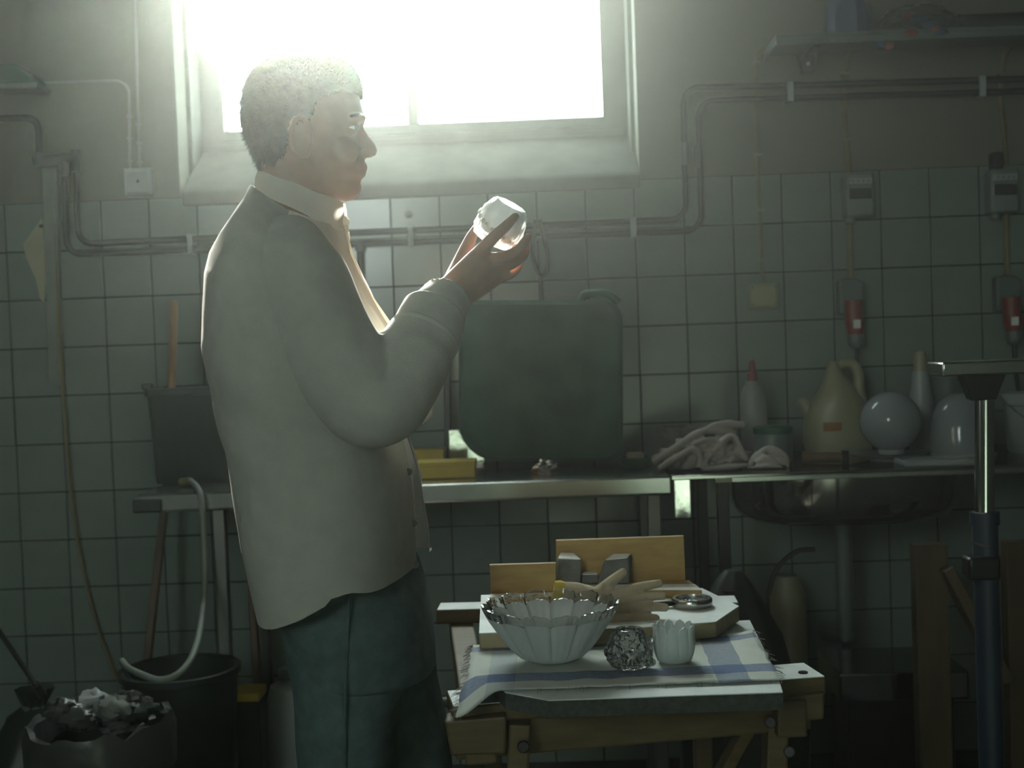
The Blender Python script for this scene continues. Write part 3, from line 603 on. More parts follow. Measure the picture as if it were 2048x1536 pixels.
# watering jug
t = thing('plastic_jug', (on(1680, -.25), -.25, ZB), 'big milky plastic jug with hollow handle and orange label', 'jug')
Yj = -.175
body = [((1612, 1742), 905), ((1606, 1746), 880), ((1606, 1744), 838), ((1612, 1736), 812), ((1632, 1716), 788), ((1644, 1702), 765), ((1650, 1684), 745), ((1654, 1676), 728), ((1658, 1672), 722)]
rings = []
for (x0_, x1_), y in body:
    a, b = P(x0_, y, Yj), P(x1_, y, Yj); c_ = (a + b) / 2; r_ = (b.x - a.x) / 2; z_ = max(ZB, c_.z); rings.append([(c_.x + r_ * cos(q * pi / 12), Yj + min(.066, r_) * sin(q * pi / 12), z_) for q in range(24)])
rings[0] = [(x, y, ZB) for x, y, z in rings[0]]
MB().loft(rings).build('body', 'creamplastic', t, ang=60)
MB().tube(spline(pts(Yj, (1676, 730), (1700, 726), (1716, 745), (1718, 775), (1722, 800), (1730, 826)), 5), .016, 10).build('handle', 'creamplastic', t)
MB().tube(spline(pts(Yj, (1625, 830), (1606, 806), (1598, 800)), 4), [.02] * 3 + [.016] * 3 + [.013] * 3, 10).build('spout', 'creamplastic', t)
a, b = P(1648, 846, Yj - .069), P(1684, 862, Yj - .069); MB().bb(a, (b.x, a.y + .01, b.z)).build('label', 'orange', t, bev=.001)
# opal lamp globe lying on its gallery, with base plate
t = thing('globe_lampshade', (on(1780, -.36), -.36, ZB), 'round opal glass lamp globe lying on a white plate', 'lampshade')
c_ = P(1781, 846, -.36); r_ = 60 * S(-.36); c_.z = ZB + .02 + r_
MB().ball(c_, r_, 32, 20).build('globe', 'lampglass', t); MB().lathe(c_ - Vector((0, 0, r_ * .98)), [(.034, -.008), (.036, 0), (.034, .014)], 20).build('collar', 'whiteplastic', t)
t = thing('serving_plate', (on(1790, -.40), -.40, ZB), 'shallow white plate under the opal globe', 'plate')
c_ = Vector((P(1779, 900, -.38).x, -.38, ZB)); MB().lathe(c_, [(.05, 0), (.055, .004), (.112, .016), (.115, .019), (.11, .019), (.05, .008)], 36).build('plate', 'lampglass', t); MB().lathe(c_, [(.045, 0), (.055, 0), (.055, .005)], 30).build('foot_ring', 'lampglass', t)
t = thing('dome_lampshade', (on(1925, -.36), -.36, ZB), 'white dome lampshade standing behind the steel stand', 'lampshade')
c_ = Vector((P(1922, 880, -.34).x, -.34, ZB + .012)); hh = P(1920, 786, -.34).z - ZB - .012; rr_ = (P(1984, 880, -.34).x - P(1862, 880, -.34).x) / 2
MB().lathe(c_, [(rr_ * 1.08, 0), (rr_ * 1.02, .01), (rr_ * .98, hh * .35), (rr_ * .88, hh * .65), (rr_ * .68, hh * .86), (rr_ * .4, hh * .97), (.01, hh)], 36).build('dome', 'lampglass', t)
MB().lathe(c_ - Vector((0, 0, .012)), [(rr_ * 1.1, 0), (rr_ * 1.12, .006), (rr_ * 1.05, .012)], 36).build('brim', 'whiteplastic', t)
t = thing('squeeze_bottle', (on(1842, -.16), -.16, ZB), 'tall milky bottle with a dull yellow cap near the stand', 'bottle')
c_ = Vector((P(1842, 800, -.16).x, -.16, ZB)); hh = P(1842, 703, -.16).z - ZB
MB().lathe(c_, [(.034, 0), (.037, .01), (.037, hh * .5), (.028, hh * .62), (.024, hh * .8)], 22).build('bottle', 'whiteplastic', t); MB().lathe(c_, [(.020, hh * .8), (.020, hh * .95), (.014, hh)], 16).build('cap', 'creamplastic', t)
t = thing('storage_jar', (on(1900, -.14), -.14, ZB), 'tall grey jar behind the white dome lampshade', 'jar')
c_ = Vector((P(1896, 800, -.13).x, -.13, ZB)); hh = P(1896, 735, -.13).z - ZB
MB().lathe(c_, [(.055, 0), (.058, .01), (.058, hh * .85), (.05, hh * .9)], 24).build('body', 'greyplastic', t); MB().lathe(c_, [(.06, hh * .88), (.06, hh * .97), (.05, hh)], 24).build('lid', 'greyplastic', t)
t = thing('plastic_bucket', (on(2072, -.3), -.3, ZB), 'white plastic bucket at the dark end of the worktop', 'bucket')
c_ = Vector((P(2072, 850, -.3).x, -.3, ZB)); hh = P(2030, 786, -.3).z - ZB
MB().lathe(c_, [(.075, 0), (.08, .008), (.09, hh * .95), (.096, hh * .95), (.096, hh), (.088, hh), (.075, .01)], 30).build('body', 'whiteplastic', t); MB().lathe(c_, [(.092, hh * .8), (.096, hh * .82), (.092, hh * .84)], 30, caps=(False, False)).build('rib', 'whiteplastic', t)
m = MB(); m.tube(spline([c_ + Vector((-.094, 0, hh * .9)), c_ + Vector((-.06, -.085, hh * .6)), c_ + Vector((0, -.105, hh * .45)), c_ + Vector((.06, -.085, hh * .6)), c_ + Vector((.094, 0, hh * .9))], 5), .0035, 6); m.build('bail', 'chrome', t)
t = thing('white_tray', (on(1880, -.52), -.52, ZB), 'flat white tray at the worktop edge before the dome', 'tray')
a, b = P(1800, 930, -.52).x, P(1945, 930, -.52).x
m = MB(); m.bb((a, -.58, ZB), (b, -.47, ZB + .006)); m.build('base', 'whiteplastic', t, bev=.002); m = MB(); m.bb((a, -.583, ZB), (b, -.578, ZB + .013)); m.bb((a, -.472, ZB), (b, -.467, ZB + .013)); m.bb((a - .003, -.583, ZB), (a + .003, -.467, ZB + .013)); m.build('rim', 'whiteplastic', t, bev=.001)
t = thing('lamp_fitting', (on(1660, -.45), -.45, ZB), 'dark brown fitting lying flat in front of the jug', 'fitting')
c_ = Vector((P(1640, 910, -.42).x, -.42, ZB)); m = MB(); m.tube([c_ + Vector((-.05, 0, .018)), c_ + Vector((.06, -.02, .016))], [.017, .015], 12); m.build('stem', 'brownwood', t); MB().tube([c_ + Vector((.055, -.02, .016)), c_ + Vector((.075, -.023, .016))], .021, 12).build('collar', 'blackmetal', t)

# ================================================================== FOLDING WORKBENCH WITH THE GLASS
ZJ = 0.78
def zp(z, *xy): return [Z(x, y, z) for x, y in xy]
jf = zp(ZJ, (905, 1414), (1652, 1354)); jr = zp(ZJ, (872, 1221), (1478, 1206))
wb = thing('folding_workbench', ((jf[0] + jr[1]) / 2 * 1.0).to_3d() * 1.0, 'wooden folding workbench carrying the boards, towel and glassware', 'workbench')
def jaw(a, b, wd, th, name='jaw'):
    d = (b - a).normalized(); nrm = Vector((-d.y, d.x, 0)); q = [a, b, b + nrm * wd, a + nrm * wd]
    o = MB().slab(q, th).build(name, 'pine', wb, bev=.004, smooth=False)
    MB().slab([p + Vector((0, 0, .0012)) for p in (a + d * .002 + nrm * .002, b - d * .002 + nrm * .002, b - d * .002 + nrm * (wd - .002), a + d * .002 + nrm * (wd - .002))], .0016).build('pale_top', 'pale', wb, smooth=False)
    return d, nrm
d1, n1 = jaw(jf[0], jf[1], .095, .03); d2, n2 = jaw(jr[0] - n1 * 0, jr[1], .075, .03)
for u in (.035, .50, .955):
    p = jf[0] + d1 * (jf[1] - jf[0]).length * u + n1 * .03; MB().disc(p + Vector((0, 0, .0015)), (0, 0, 1), .008, .004, 14).build('dog_hole', 'blackmetal', wb)
ya = jf[0].y + .012; L0, L1 = jf[0].x, jf[1].x
def frontpt(px, py, Y): return P(px, py, Y)
# side rails run from front to back under the jaws
for u in (.07, .90):
    a = jf[0].lerp(jf[1], u) + Vector((0, -.012, -.062)); b = jr[0].lerp(jr[1], u) + Vector((0, .10, -.062)); MB().bar(a, b, .05, .062).build('side_rail', 'pine', wb, smooth=False, bev=.004)
a = jf[0] + d1 * .005 + n1 * .03 + Vector((0, 0, -.062)); b = jf[1] - d1 * .02 + n1 * .03 + Vector((0, 0, -.062)); MB().bar(a, b, .025, .06).build('front_apron', 'pine', wb, smooth=False, bev=.004)
# end blocks under the jaw
q = pts(jf[0].y - .014, (888, 1443), (1012, 1433), (1012, 1508), (902, 1513)); MB().slab(q, .05, (0, 1, 0)).build('end_block', 'pine', wb, smooth=False, bev=.004)
q = pts(jf[1].y - .014, (1560, 1396), (1650, 1386), (1648, 1440), (1562, 1446)); MB().slab(q, .05, (0, 1, 0)).build('end_block', 'pine', wb, smooth=False, bev=.004)
def leg(px0, py0, px1, Y, wd, name='leg'):
    a = P(px0, py0, Y); b = P(px1, 1536, Y); dd = (b - a) / (a.z - b.z); e = a + dd * (a.z - .0); MB().bar(a, e, .035, wd, (0, 1, 0)).build(name, 'pine', wb, smooth=False, bev=.004)
yl = jf[0].y + .03; yr = jf[1].y + .03
leg(1040, 1440, 1036, yl, .055); leg(1552, 1430, 1548, yr, .062); leg(985, 1450, 985, yl + .45, .05); leg(1404, 1440, 1406, yr + .45, .05)
MB().bar(P(1500, 1445, yr + .02), P(1392, 1640, yr + .1), .02, .045, (0, 1, 0)).build('brace', 'pine', wb, smooth=False, bev=.003)
MB().bar(P(1095, 1640, yl + .1), P(1480, 1640, yr + .1), .02, .09, (0, 1, 0)).build('step', 'pine', wb, smooth=False, bev=.003)
for px_, py_, Y in ((1047, 1494, yl - .04), (1541, 1445, yr - .04), (1579, 1504, yr - .04)): MB().tube([P(px_, py_, Y), P(px_, py_, Y - .012)], [.010, .008], 12).build('bolt', 'blackmetal', wb)
# lower board under the towel
ZBd = ZJ + .03
fb = zp(ZBd, (1098, 1400), (1566, 1384), (1556, 1352), (1500, 1240), (968, 1262), (948, 1316), (1010, 1384))
t = thing('chipboard_panel', sum(fb, Vector()) / len(fb) - Vector((0, 0, .03)), 'pale laminate panel with clipped corners under the striped towel', 'board')
MB().slab([p - Vector((0, 0, .002)) for p in fb], .0250).build('core', 'chipcore', t, smooth=False); MB().slab(fb, .002).build('laminate', 'pale', t, smooth=False, bev=.001)
# towel: UV striped
tw = zp(ZBd + .004, (946, 1292), (1506, 1266), (1563, 1360), (928, 1384))
t = thing('striped_towel', sum(tw, Vector()) / 4, 'frayed white tea towel with blue stripes spread under the glassware', 'towel')
m = bpy.data.materials.new('striped_linen'); m.use_nodes = True; nt = m.node_tree; n = nt.nodes; L = nt.links; b = n['Principled BSDF']; b.inputs['Roughness'].default_value = .95; b.inputs['Specular IOR Level'].default_value = .1
tc = n.new('ShaderNodeUVMap'); sp = n.new('ShaderNodeSeparateXYZ'); L.new(tc.outputs[0], sp.inputs[0])
def band(out, lo, hi):
    g = n.new('ShaderNodeMath'); g.operation = 'GREATER_THAN'; g.inputs[1].default_value = lo; L.new(out, g.inputs[0])
    h = n.new('ShaderNodeMath'); h.operation = 'LESS_THAN'; h.inputs[1].default_value = hi; L.new(out, h.inputs[0])
    k = n.new('ShaderNodeMath'); k.operation = 'MULTIPLY'; L.new(g.outputs[0], k.inputs[0]); L.new(h.outputs[0], k.inputs[1]); return k.outputs[0]
def add(a, b_, s=1.0):
    k = n.new('ShaderNodeMath'); k.operation = 'MULTIPLY_ADD'; k.inputs[1].default_value = s; L.new(b_, k.inputs[0]); L.new(a, k.inputs[2]); return k.outputs[0]
o1 = band(sp.outputs['Y'], .70, .86); o1 = add(o1, band(sp.outputs['Y'], .06, .18), .9); o1 = add(o1, band(sp.outputs['X'], .80, .905), .75); o1 = add(o1, band(sp.outputs['X'], .07, .16), .3); o1 = add(o1, band(sp.outputs['X'], .30, .36), .0)
nn = n.new('ShaderNodeTexNoise'); nn.inputs['Scale'].default_value = 60; k_ = n.new('ShaderNodeMath'); k_.operation = 'MULTIPLY'; L.new(o1, k_.inputs[0]); rm = n.new('ShaderNodeMapRange'); rm.inputs[3].default_value = .55; rm.inputs[4].default_value = 1.05; L.new(nn.outputs[0], rm.inputs[0]); L.new(rm.outputs[0], k_.inputs[1]); k_.use_clamp = True
mx = n.new('ShaderNodeMix'); mx.data_type = 'RGBA'; mx.inputs[6].default_value = (.74, .77, .70, 1); mx.inputs[7].default_value = (.20, .26, .42, 1); L.new(k_.outputs[0], mx.inputs[0]); L.new(mx.outputs[2], b.inputs['Base Color'])
bn = n.new('ShaderNodeTexNoise'); bn.inputs['Scale'].default_value = 500; bp = n.new('ShaderNodeBump'); bp.inputs['Strength'].default_value = .5; bp.inputs['Distance'].default_value = .003; L.new(bn.outputs[0], bp.inputs['Height']); L.new(bp.outputs[0], b.inputs['Normal'])
NU, NV = 60, 34; vv = []; ff = []; uv = []
def towel_at(u, v):                                # v=0 far edge, v=1 near edge
    p = (tw[0] * (1 - u) + tw[1] * u) * (1 - v) + (tw[3] * (1 - u) + tw[2] * u) * v
    p = p + Vector((.006 * noise.noise(Vector((v * 7, 3, u * 2))) * (1 if u in (0, 1) else .4), .005 * noise.noise(Vector((u * 8, 5, v * 2))), .0018 + .0016 * noise.noise(Vector((u * 14, v * 9, 1)))))
    if u > .93 and v < .35: p.z += .004 * (u - .93) / .07
    # near left corner hangs over the panel's clipped corner down onto the jaw
    s = max(0, 1 - u / .115 - (1 - v) / .45); ss = s * s * (3 - 2 * s)
    p = p + Vector((-.012, -.035, -.030)) * ss
    return p
for j in range(NV + 1):
    for i in range(NU + 1): vv.append(towel_at(i / NU, j / NV)); uv.append((i / NU, j / NV))
for j in range(NV):
    for i in range(NU): a = j * (NU + 1) + i; ff.append((a, a + 1, a + NU + 2, a + NU + 1))
me = bpy.data.meshes.new('cloth'); o0 = WORLD[t.name]; me.from_pydata([tuple(p - o0) for p in vv], [], ff); ul = me.uv_layers.new(name='UVMap')
for lp in me.loops: ul.data[lp.index].uv = uv[lp.vertex_index]
me.polygons.foreach_set('use_smooth', [True] * len(me.polygons)); me.materials.append(m); o = bpy.data.objects.new('cloth', me); C.objects.link(o); o.parent = t; sd = o.modifiers.new('thick', 'SOLIDIFY'); sd.thickness = .002; sd.offset = 1
mf = MB()
for i in range(150):
    v = random.random(); e = random.random(); u = 0 if e < .6 else (1 if e < .8 else random.random()); vq = v if u in (0, 1) else 1
    p = towel_at(u, vq); d = Vector((-1 if u == 0 else (1 if u == 1 else 0), -.5 if u not in (0, 1) else random.uniform(-.4, .4), random.uniform(-.5, .15))).normalized(); l = random.uniform(.004, .016)
    mf.tube([p, p + d * l * .5, p + d * l + Vector((0, 0, -.002))], .0004, 3, False)
tag(mf.build('fringe', 'rag', t), kind='stuff')
# upper thick board
ZU = ZBd + .036
up = zp(ZU, (958, 1266), (1330, 1252), (1432, 1243), (1478, 1212), (1404, 1176), (962, 1190))
t = thing('thick_board', sum(up, Vector()) / len(up) - Vector((0, 0, .029)), 'thick pale worn board behind the glassware with the glove on it', 'board')
MB().slab([p - Vector((0, 0, .0015)) for p in up], .0275).build('core', 'block', t, smooth=False, bev=.003); MB().slab(up, .0015).build('pale_top', 'pale', t, smooth=False)
# orange plywood bench hooks
def hook(lab, xy_base, xy_up, th_up):
    b_ = zp(ZU + .016, *xy_base); t = thing('bench_hook', sum(b_, Vector()) / 4 - Vector((0, 0, .015)), lab, 'bench hook', 'plywood bench hooks')
    MB().slab(b_, .0155).build('base', 'ply', t, smooth=False, bev=.001)
    MB().slab([p + Vector((0, 0, .0008)) for p in (b_[0], b_[1], b_[1].lerp(b_[2], .55), b_[0].lerp(b_[3], .55))], .001).build('pale_top', 'pale', t, smooth=False)  # pale sheet paints the light on top of the plywood base
    Yb = (b_[2].y + b_[3].y) / 2 - .012
    q = pts(Yb, *xy_up); q[2].z = q[3].z = ZU + .0162
    MB().slab(q, th_up, (0, 1, 0)).build('upright', 'ply', t, smooth=False, bev=.001)
hook('larger orange plywood bench hook behind the grey stones', ((1140, 1180), (1404, 1180), (1378, 1160), (1130, 1163)), ((1112, 1081), (1368, 1072), (1371, 1160), (1113, 1166)), .012)
hook('smaller orange plywood bench hook at the back left of the thick board', ((980, 1196), (1112, 1192), (1118, 1180), (982, 1184)), ((979, 1130), (1112, 1126), (1112, 1186), (982, 1192)), .012)
# stones
def stone(xy_top, xy_bot, zb, dep, lab, seed):
    Yc = Z(*xy_bot[0], zb).y; t = thing('grey_stone', Z((xy_bot[0][0] + xy_bot[1][0]) / 2, xy_bot[0][1], zb) + Vector((0, dep / 2, 0)), lab, 'stone', 'grey stones')
    q = pts(Yc, xy_top[0], xy_top[1]) + pts(Yc, xy_bot[1], xy_bot[0]); q[2].z = q[3].z = zb
    bk = pts(Yc + dep, xy_top[3], xy_top[2]); bq = [bk[0], bk[1], q[2] + Vector((-.004, dep, 0)), q[3] + Vector((.004, dep, 0))]
    o = MB().loft([q, bq]).build('block', 'stone', t, smooth=False, bev=.006, segs=3)
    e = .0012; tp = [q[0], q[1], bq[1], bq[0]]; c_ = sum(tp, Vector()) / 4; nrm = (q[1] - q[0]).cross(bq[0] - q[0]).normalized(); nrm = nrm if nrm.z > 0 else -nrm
    MB().slab([c_ + (p - c_) * .82 + nrm * e for p in tp], .002).build('lit_top', 'pale', t, smooth=False)  # pale sheet paints the light falling on the stone's top
stone(((1112, 1118), (1166, 1120), (1150, 1106), (1118, 1105)), ((1106, 1174), (1162, 1172)), ZU + .0172, .026, 'upright grey stone with a top painted pale as lit before the larger plywood hook', 1)
stone(((1206, 1121), (1258, 1116), (1266, 1107), (1225, 1108)), ((1192, 1170), (1262, 1166)), ZU + .0172, .027, 'slanting grey stone with a top painted pale as lit next to the glove thumb', 2)
stone(((1160, 1150), (1198, 1149), (1192, 1143), (1166, 1143)), ((1158, 1170), (1200, 1169)), ZU + .0172, .03, 'small low grey stone between the two taller ones', 3)
t = thing('glass_shard', Z(1098, 1193, ZU), 'small pale glass shard beside the smaller plywood hook', 'shard'); p = Z(1100, 1193, ZU)
MB().loft([[p + Vector((-.014, 0, 0)), p + Vector((.014, -.006, 0)), p + Vector((.006, .012, 0))], [p + Vector((-.010, .001, .012)), p + Vector((.010, -.004, .02)), p + Vector((.003, .008, .015))]]).build('shard', 'crystal', t, smooth=False)
t = thing('paper_sheet', Z(1040, 1212, ZU), 'crumpled sheet of white paper behind the big glass bowl', 'paper')
q = zp(ZU + .003, (985, 1222), (1100, 1212), (1112, 1192), (1000, 1200)); m = MB(); g = []
for j in range(9):
    for i in range(15):
        u, v = i / 14, j / 8; p = (q[0] * (1 - u) + q[1] * u) * (1 - v) + (q[3] * (1 - u) + q[2] * u) * v; g.append(p + Vector((0, 0, .010 * u * v + .006 * noise.noise(Vector((u * 5, v * 5, 2))) * (u + .2))))
m.add(g, [(j * 15 + i, j * 15 + i + 1, (j + 1) * 15 + i + 1, (j + 1) * 15 + i) for j in range(8) for i in range(14)]); m.build('sheet', 'paper', t)
# glove (fingers fused into the palm)
t = thing('work_glove', Z(1200, 1240, ZU), 'beige cotton work glove with yellow cuff lying behind the bowl', 'glove')
def gp(x, y, Y): return P(x, y - 5, Y)
Yg = Z(1230, 1240, ZU).y + .012
m = MB()
for path, r in ([(1122, 1186), (1150, 1192), (1180, 1204), (1205, 1218)], [.016, .021, .024, .020]), ([(1172, 1206), (1195, 1190), (1225, 1166), (1246, 1150)], [.015, .0115, .0100, .0085]), ([(1195, 1210), (1240, 1192), (1285, 1178), (1318, 1172)], [.014, .0105, .0090, .0075]), ([(1205, 1220), (1250, 1208), (1300, 1198), (1326, 1197)], [.014, .0098, .0086, .0075]), ([(1200, 1232), (1250, 1226), (1300, 1219), (1330, 1220)], [.016, .0100, .0088, .0078]), ([(1195, 1246), (1240, 1245), (1285, 1240), (1312, 1241)], [.014, .0100, .0085, .0072]), ([(1150, 1200), (1180, 1230), (1215, 1246)], [.014, .020, .013]):
    m.tube(spline([gp(x, y, Yg + (1205 - y) * .00055) for x, y in path], 4), [lerp_tab([(i / (len(r) - 1), q_) for i, q_ in enumerate(r)], k / (len(path) * 4 - 4)) for k in range(len(path) * 4 - 3)], 12)
    m.ball(gp(*path[-1], Yg + (1205 - path[-1][1]) * .00055), r[-1], 10, 8)
o = m.build('knit', 'glove', t); rm_ = o.modifiers.new('fuse', 'REMESH'); rm_.mode = 'VOXEL'; rm_.voxel_size = .0024; sm_ = o.modifiers.new('smooth', 'SMOOTH'); sm_.iterations = 2; rm_.use_smooth_shade = True
MB().tube([gp(1108, 1184, Yg + .01), gp(1116, 1185, Yg + .01), gp(1128, 1188, Yg + .01)], [.016, .0185, .0175], 14).build('cuff', 'cuff', t)
# loupe
t = thing('hand_loupe', Z(1370, 1215, ZU), 'steel rimmed hand loupe lying on the thick board', 'loupe'); c_ = Z(1384, 1213, ZU)
MB().lathe(c_, [(.036, .001), (.038, .004), (.038, .014), (.036, .017), (.030, .017), (.029, .012), (.029, .003)], 30).build('rim', 'steel', t); MB().lathe(c_, [(.0285, .007), (.02, .005), (.001, .004)], 24, caps=(False, True)).lathe(c_, [(.0285, .0075), (.02, .011), (.001, .0125)], 24, caps=(False, True)).build('lens', 'crystal', t)
MB().bar(c_ + Vector((-.036, -.002, .008)), c_ + Vector((-.085, -.006, .006)), .013, .009).build('handle', 'blackmetal', t, bev=.003)

# glassware -------------------------------------------------------------------
def petal_bowl(name, c, prof, npet, amp, rim_h, matb, lab, cat, rimfrac=None, nseg=12, thick=.004, pw=.55, rib=.0):
    """prof: outer (r,z) from foot to lip; petals rib the wall and scallop the lip"""
    t = thing(name, c, lab, cat); N = npet * nseg; zmax = prof[-1][1]
    def shape(r, z, a, inset):
        f = z / zmax; ph = abs(cos(a * npet / 2)); bump = ph ** pw - rib * (1 - abs(cos(a * npet * 1.5))) * (1 if r > .03 else 0)
        rr_ = r * (1 - amp * (1 - bump) * min(1, f * 2 + .3)) - inset; zz = z + (rim_h * bump - rim_h) * f ** 3
        return rr_, zz
    def surf(lo, hi, K=14):
        rows = []
        for k in range(K + 1):
            q = lo + (hi - lo) * k / K; s_ = q * (len(prof) - 1); i = min(int(s_), len(prof) - 2); u = s_ - i; rows.append((prof[i][0] * (1 - u) + prof[i + 1][0] * u, prof[i][1] * (1 - u) + prof[i + 1][1] * u))
        return rows
    def wallpart(lo, hi, nm, mt_, closed_foot):
        rows = surf(lo, hi); out = []; inn = []
        for r, z in rows:
            out.append([c + Vector((shape(r, z, 2 * pi * k / N, 0)[0] * cos(2 * pi * k / N), shape(r, z, 2 * pi * k / N, 0)[0] * sin(2 * pi * k / N), shape(r, z, 2 * pi * k / N, 0)[1])) for k in range(N)])
            inn.append([c + Vector((shape(r, z, 2 * pi * k / N, thick)[0] * cos(2 * pi * k / N), shape(r, z, 2 * pi * k / N, thick)[0] * sin(2 * pi * k / N), shape(r, z, 2 * pi * k / N, thick)[1] + (thick if closed_foot and z < thick else 0))) for k in range(N)])
        m = MB(); rings = out + inn[::-1]
        if closed_foot: m.loft(rings, True, True)
        else: m.loft(rings + [out[0]], False, False)
        return m.build(nm, mt_, t, ang=50)
    if rimfrac:
        wallpart(0, rimfrac, 'wall', matb, True); wallpart(rimfrac, 1, 'rim', rimmat, False)
    else: wallpart(0, 1, 'wall', matb, True)
    return t
rimmat = 'bowlrim'
ZT = ZBd + .0085
def gl_on(px, pybot): return Z(px, pybot, ZT)       # foot of a glass on the towel
cb = gl_on(1104, 1320); sB = S(cb.y); Rb = 141 * sB
petal_bowl('glass_bowl', cb, [(.030, 0), (.037, .0015), (.056, .010), (.074, .026), (.091, .050), (.106, .072), (Rb * .975, .088), (Rb, .098)], 14, .095, .010, 'bowl', 'big petal-ribbed frosted glass bowl with clear scalloped rim', 'bowl', .80, pw=.5, rib=.18)
cv = gl_on(1349, 1322); sV = S(cv.y); Rv = 43 * sV
petal_bowl('tulip_votive', cv, [(.022, 0), (.028, .002), (.033, .014), (.0355, .03), (Rv * .98, .046), (Rv, 76 * sV)], 11, .07, .011, 'votive', 'small frosted glass tulip candle holder with petal rim', 'candle holder', None, thick=.003, pw=.6, rib=.10)
cc = gl_on(1260, 1334); t = thing('crystal_votive', cc, 'clear bubbly crystal glass candle holder between bowl and tulip', 'candle holder')
r0 = 47 * S(cc.y); h0 = 76 * S(cc.y)
fn = lambda r, z, a, i: (r * (1 + .035 * sin(9 * a + 2.2 * i) * (1 if r > .02 else 0)), z)
MB().lathe(cc, [(r0 * .62, 0), (r0 * .8, .003), (r0 * .97, h0 * .22), (r0, h0 * .42), (r0 * .93, h0 * .68), (r0 * .72, h0 * .93), (r0 * .60, h0), (r0 * .5, h0 * .97), (r0 * .6, h0 * .75), (r0 * .66, h0 * .5), (r0 * .5, h0 * .22), (.002, h0 * .18)], 45, fn).build('body', 'crystal', t, ang=60)
MB().lathe(cc, [(r0 * .58, h0 * 1.0), (r0 * .60, h0 * 1.03), (r0 * .55, h0 * 1.035), (r0 * .51, h0 * .985)], 30, caps=(False, False)).build('lip', 'bowlrim', t)
for i in range(26):
    a = i * 2.4; f = .12 + .6 * ((i * .618) % 1); rr_ = r0 * (.97 if f < .5 else .9)
    MB().ball(cc + Vector((rr_ * cos(a), rr_ * sin(a), h0 * f)), .0045 + .002 * ((i * .37) % 1), 10, 6).build('boss', 'crystal', t)

# ================================================================== STEEL ROLLER STAND AT THE DARK SIDE
YS = -1.55
pc = P(1970, 1030, YS); t = thing('roller_stand', (pc.x, YS, 0), 'steel stand with flat T-shaped top on a blue post', 'stand')
a, b = P(1869, 724, YS), P(2090, 740, YS); MB().bb((a.x, YS - .05, b.z - .004), (b.x, YS + .05, a.z)).build('top_bar', 'steel', t, bev=.004)
MB().slab(pts(YS - .02, (1922, 742), (2016, 740), (1994, 800), (1946, 802)), .04, (0, 1, 0)).build('gusset', 'blackmetal', t, bev=.003)
MB().tube([P(1969, 742, YS), P(1969, 1036, YS)], .0185, 20).build('inner_pole', 'chrome', t)
p = P(1969, 1028, YS); bot = Vector((p.x + .005, YS, .05)); MB().tube([p, bot], .0245, 20).build('post', 'bluepaint', t); MB().tube([p + Vector((0, 0, .004)), p - Vector((0, 0, .02))], .0285, 20).build('collar', 'bluepaint', t)
for y_, a_ in ((1085, .25), (1128, -.35), (1141, 0)):
    q = P(1946, y_, YS - .012); MB().tube([q + Vector((-.004, -.012, .004 * a_)), q + Vector((.018, -.018, -.02 * a_))], .0032, 8).build('clamp_wire', 'chrome', t)
MB().box(P(1958, 1132, YS) + Vector((0, -.012, 0)), (.062, .05, .045)).build('clamp', 'blackmetal', t, bev=.006)
for k in range(3):
    an = pi / 2 + k * 2 * pi / 3; e = bot + Vector((.30 * cos(an), .30 * sin(an), -.035)); MB().tube([bot + Vector((0, 0, .10)), e], .014, 10).build('leg', 'bluepaint', t)

# ================================================================== FLOOR LEVEL
# planks under the bench
t = thing('wooden_plank', P(300, 1300, -.2), 'narrow brown plank leaning under the bench beside the hose', 'plank')
a = P(329, 1012, -.16); b = P(296, 1310, -.30); e = b + (b - a) * ((b.z) / (a.z - b.z)); MB().bar(a, e, .022, .024, (0, 1, 0)).build('board', 'brownwood', t, smooth=False, bev=.003); MB().bar(e + (a - e).normalized() * .002, e + (a - e).normalized() * .03, .024, .026, (0, 1, 0)).build('end_band', 'blackmetal', t, smooth=False)
t = thing('wooden_plank', P(515, 1300, -.2), 'dark brown plank leaning under the bench right behind the man', 'plank')
a = P(494, 1010, -.16); b = P(514, 1340, -.22); e = b + (b - a) * ((b.z) / (a.z - b.z)); MB().bar(a, e, .02, .038, (0, 1, 0)).build('board', 'brownwood', t, smooth=False, bev=.003); MB().bar(e + (a - e).normalized() * .002, e + (a - e).normalized() * .03, .022, .04, (0, 1, 0)).build('end_band', 'blackmetal', t, smooth=False)
# tub
Yt = -.78; t = thing('black_tub', (P(360, 1340, Yt).x, Yt, 0), 'wide black tub on the floor under the end of the bench', 'tub')
c_ = Vector((P(360, 1340, Yt).x, Yt, 0)); R_ = 118 * S(Yt); hz_ = P(360, 1335, Yt).z
MB().lathe(c_, [(R_ * .72, 0), (R_ * .76, .01), (R_ * .97, hz_ * .95), (R_ * .97, hz_), (R_ * .93, hz_), (R_ * .73, .02), (.01, .015)], 36).build('body', 'darkplastic', t); MB().lathe(c_, [(R_ * .97, hz_ - .02), (R_ * 1.03, hz_ - .015), (R_ * 1.03, hz_), (R_ * .97, hz_ + .002)], 36, caps=(False, False)).build('rim', 'darkplastic', t)
MB().tube(spline([c_ + Vector((-R_ * .9, -.03, hz_)), c_ + Vector((-R_ * .6, -.06, hz_ - .03)), c_ + Vector((0, -.08, hz_ - .045))], 5), .004, 6).build('handle', 'pipefit', t)
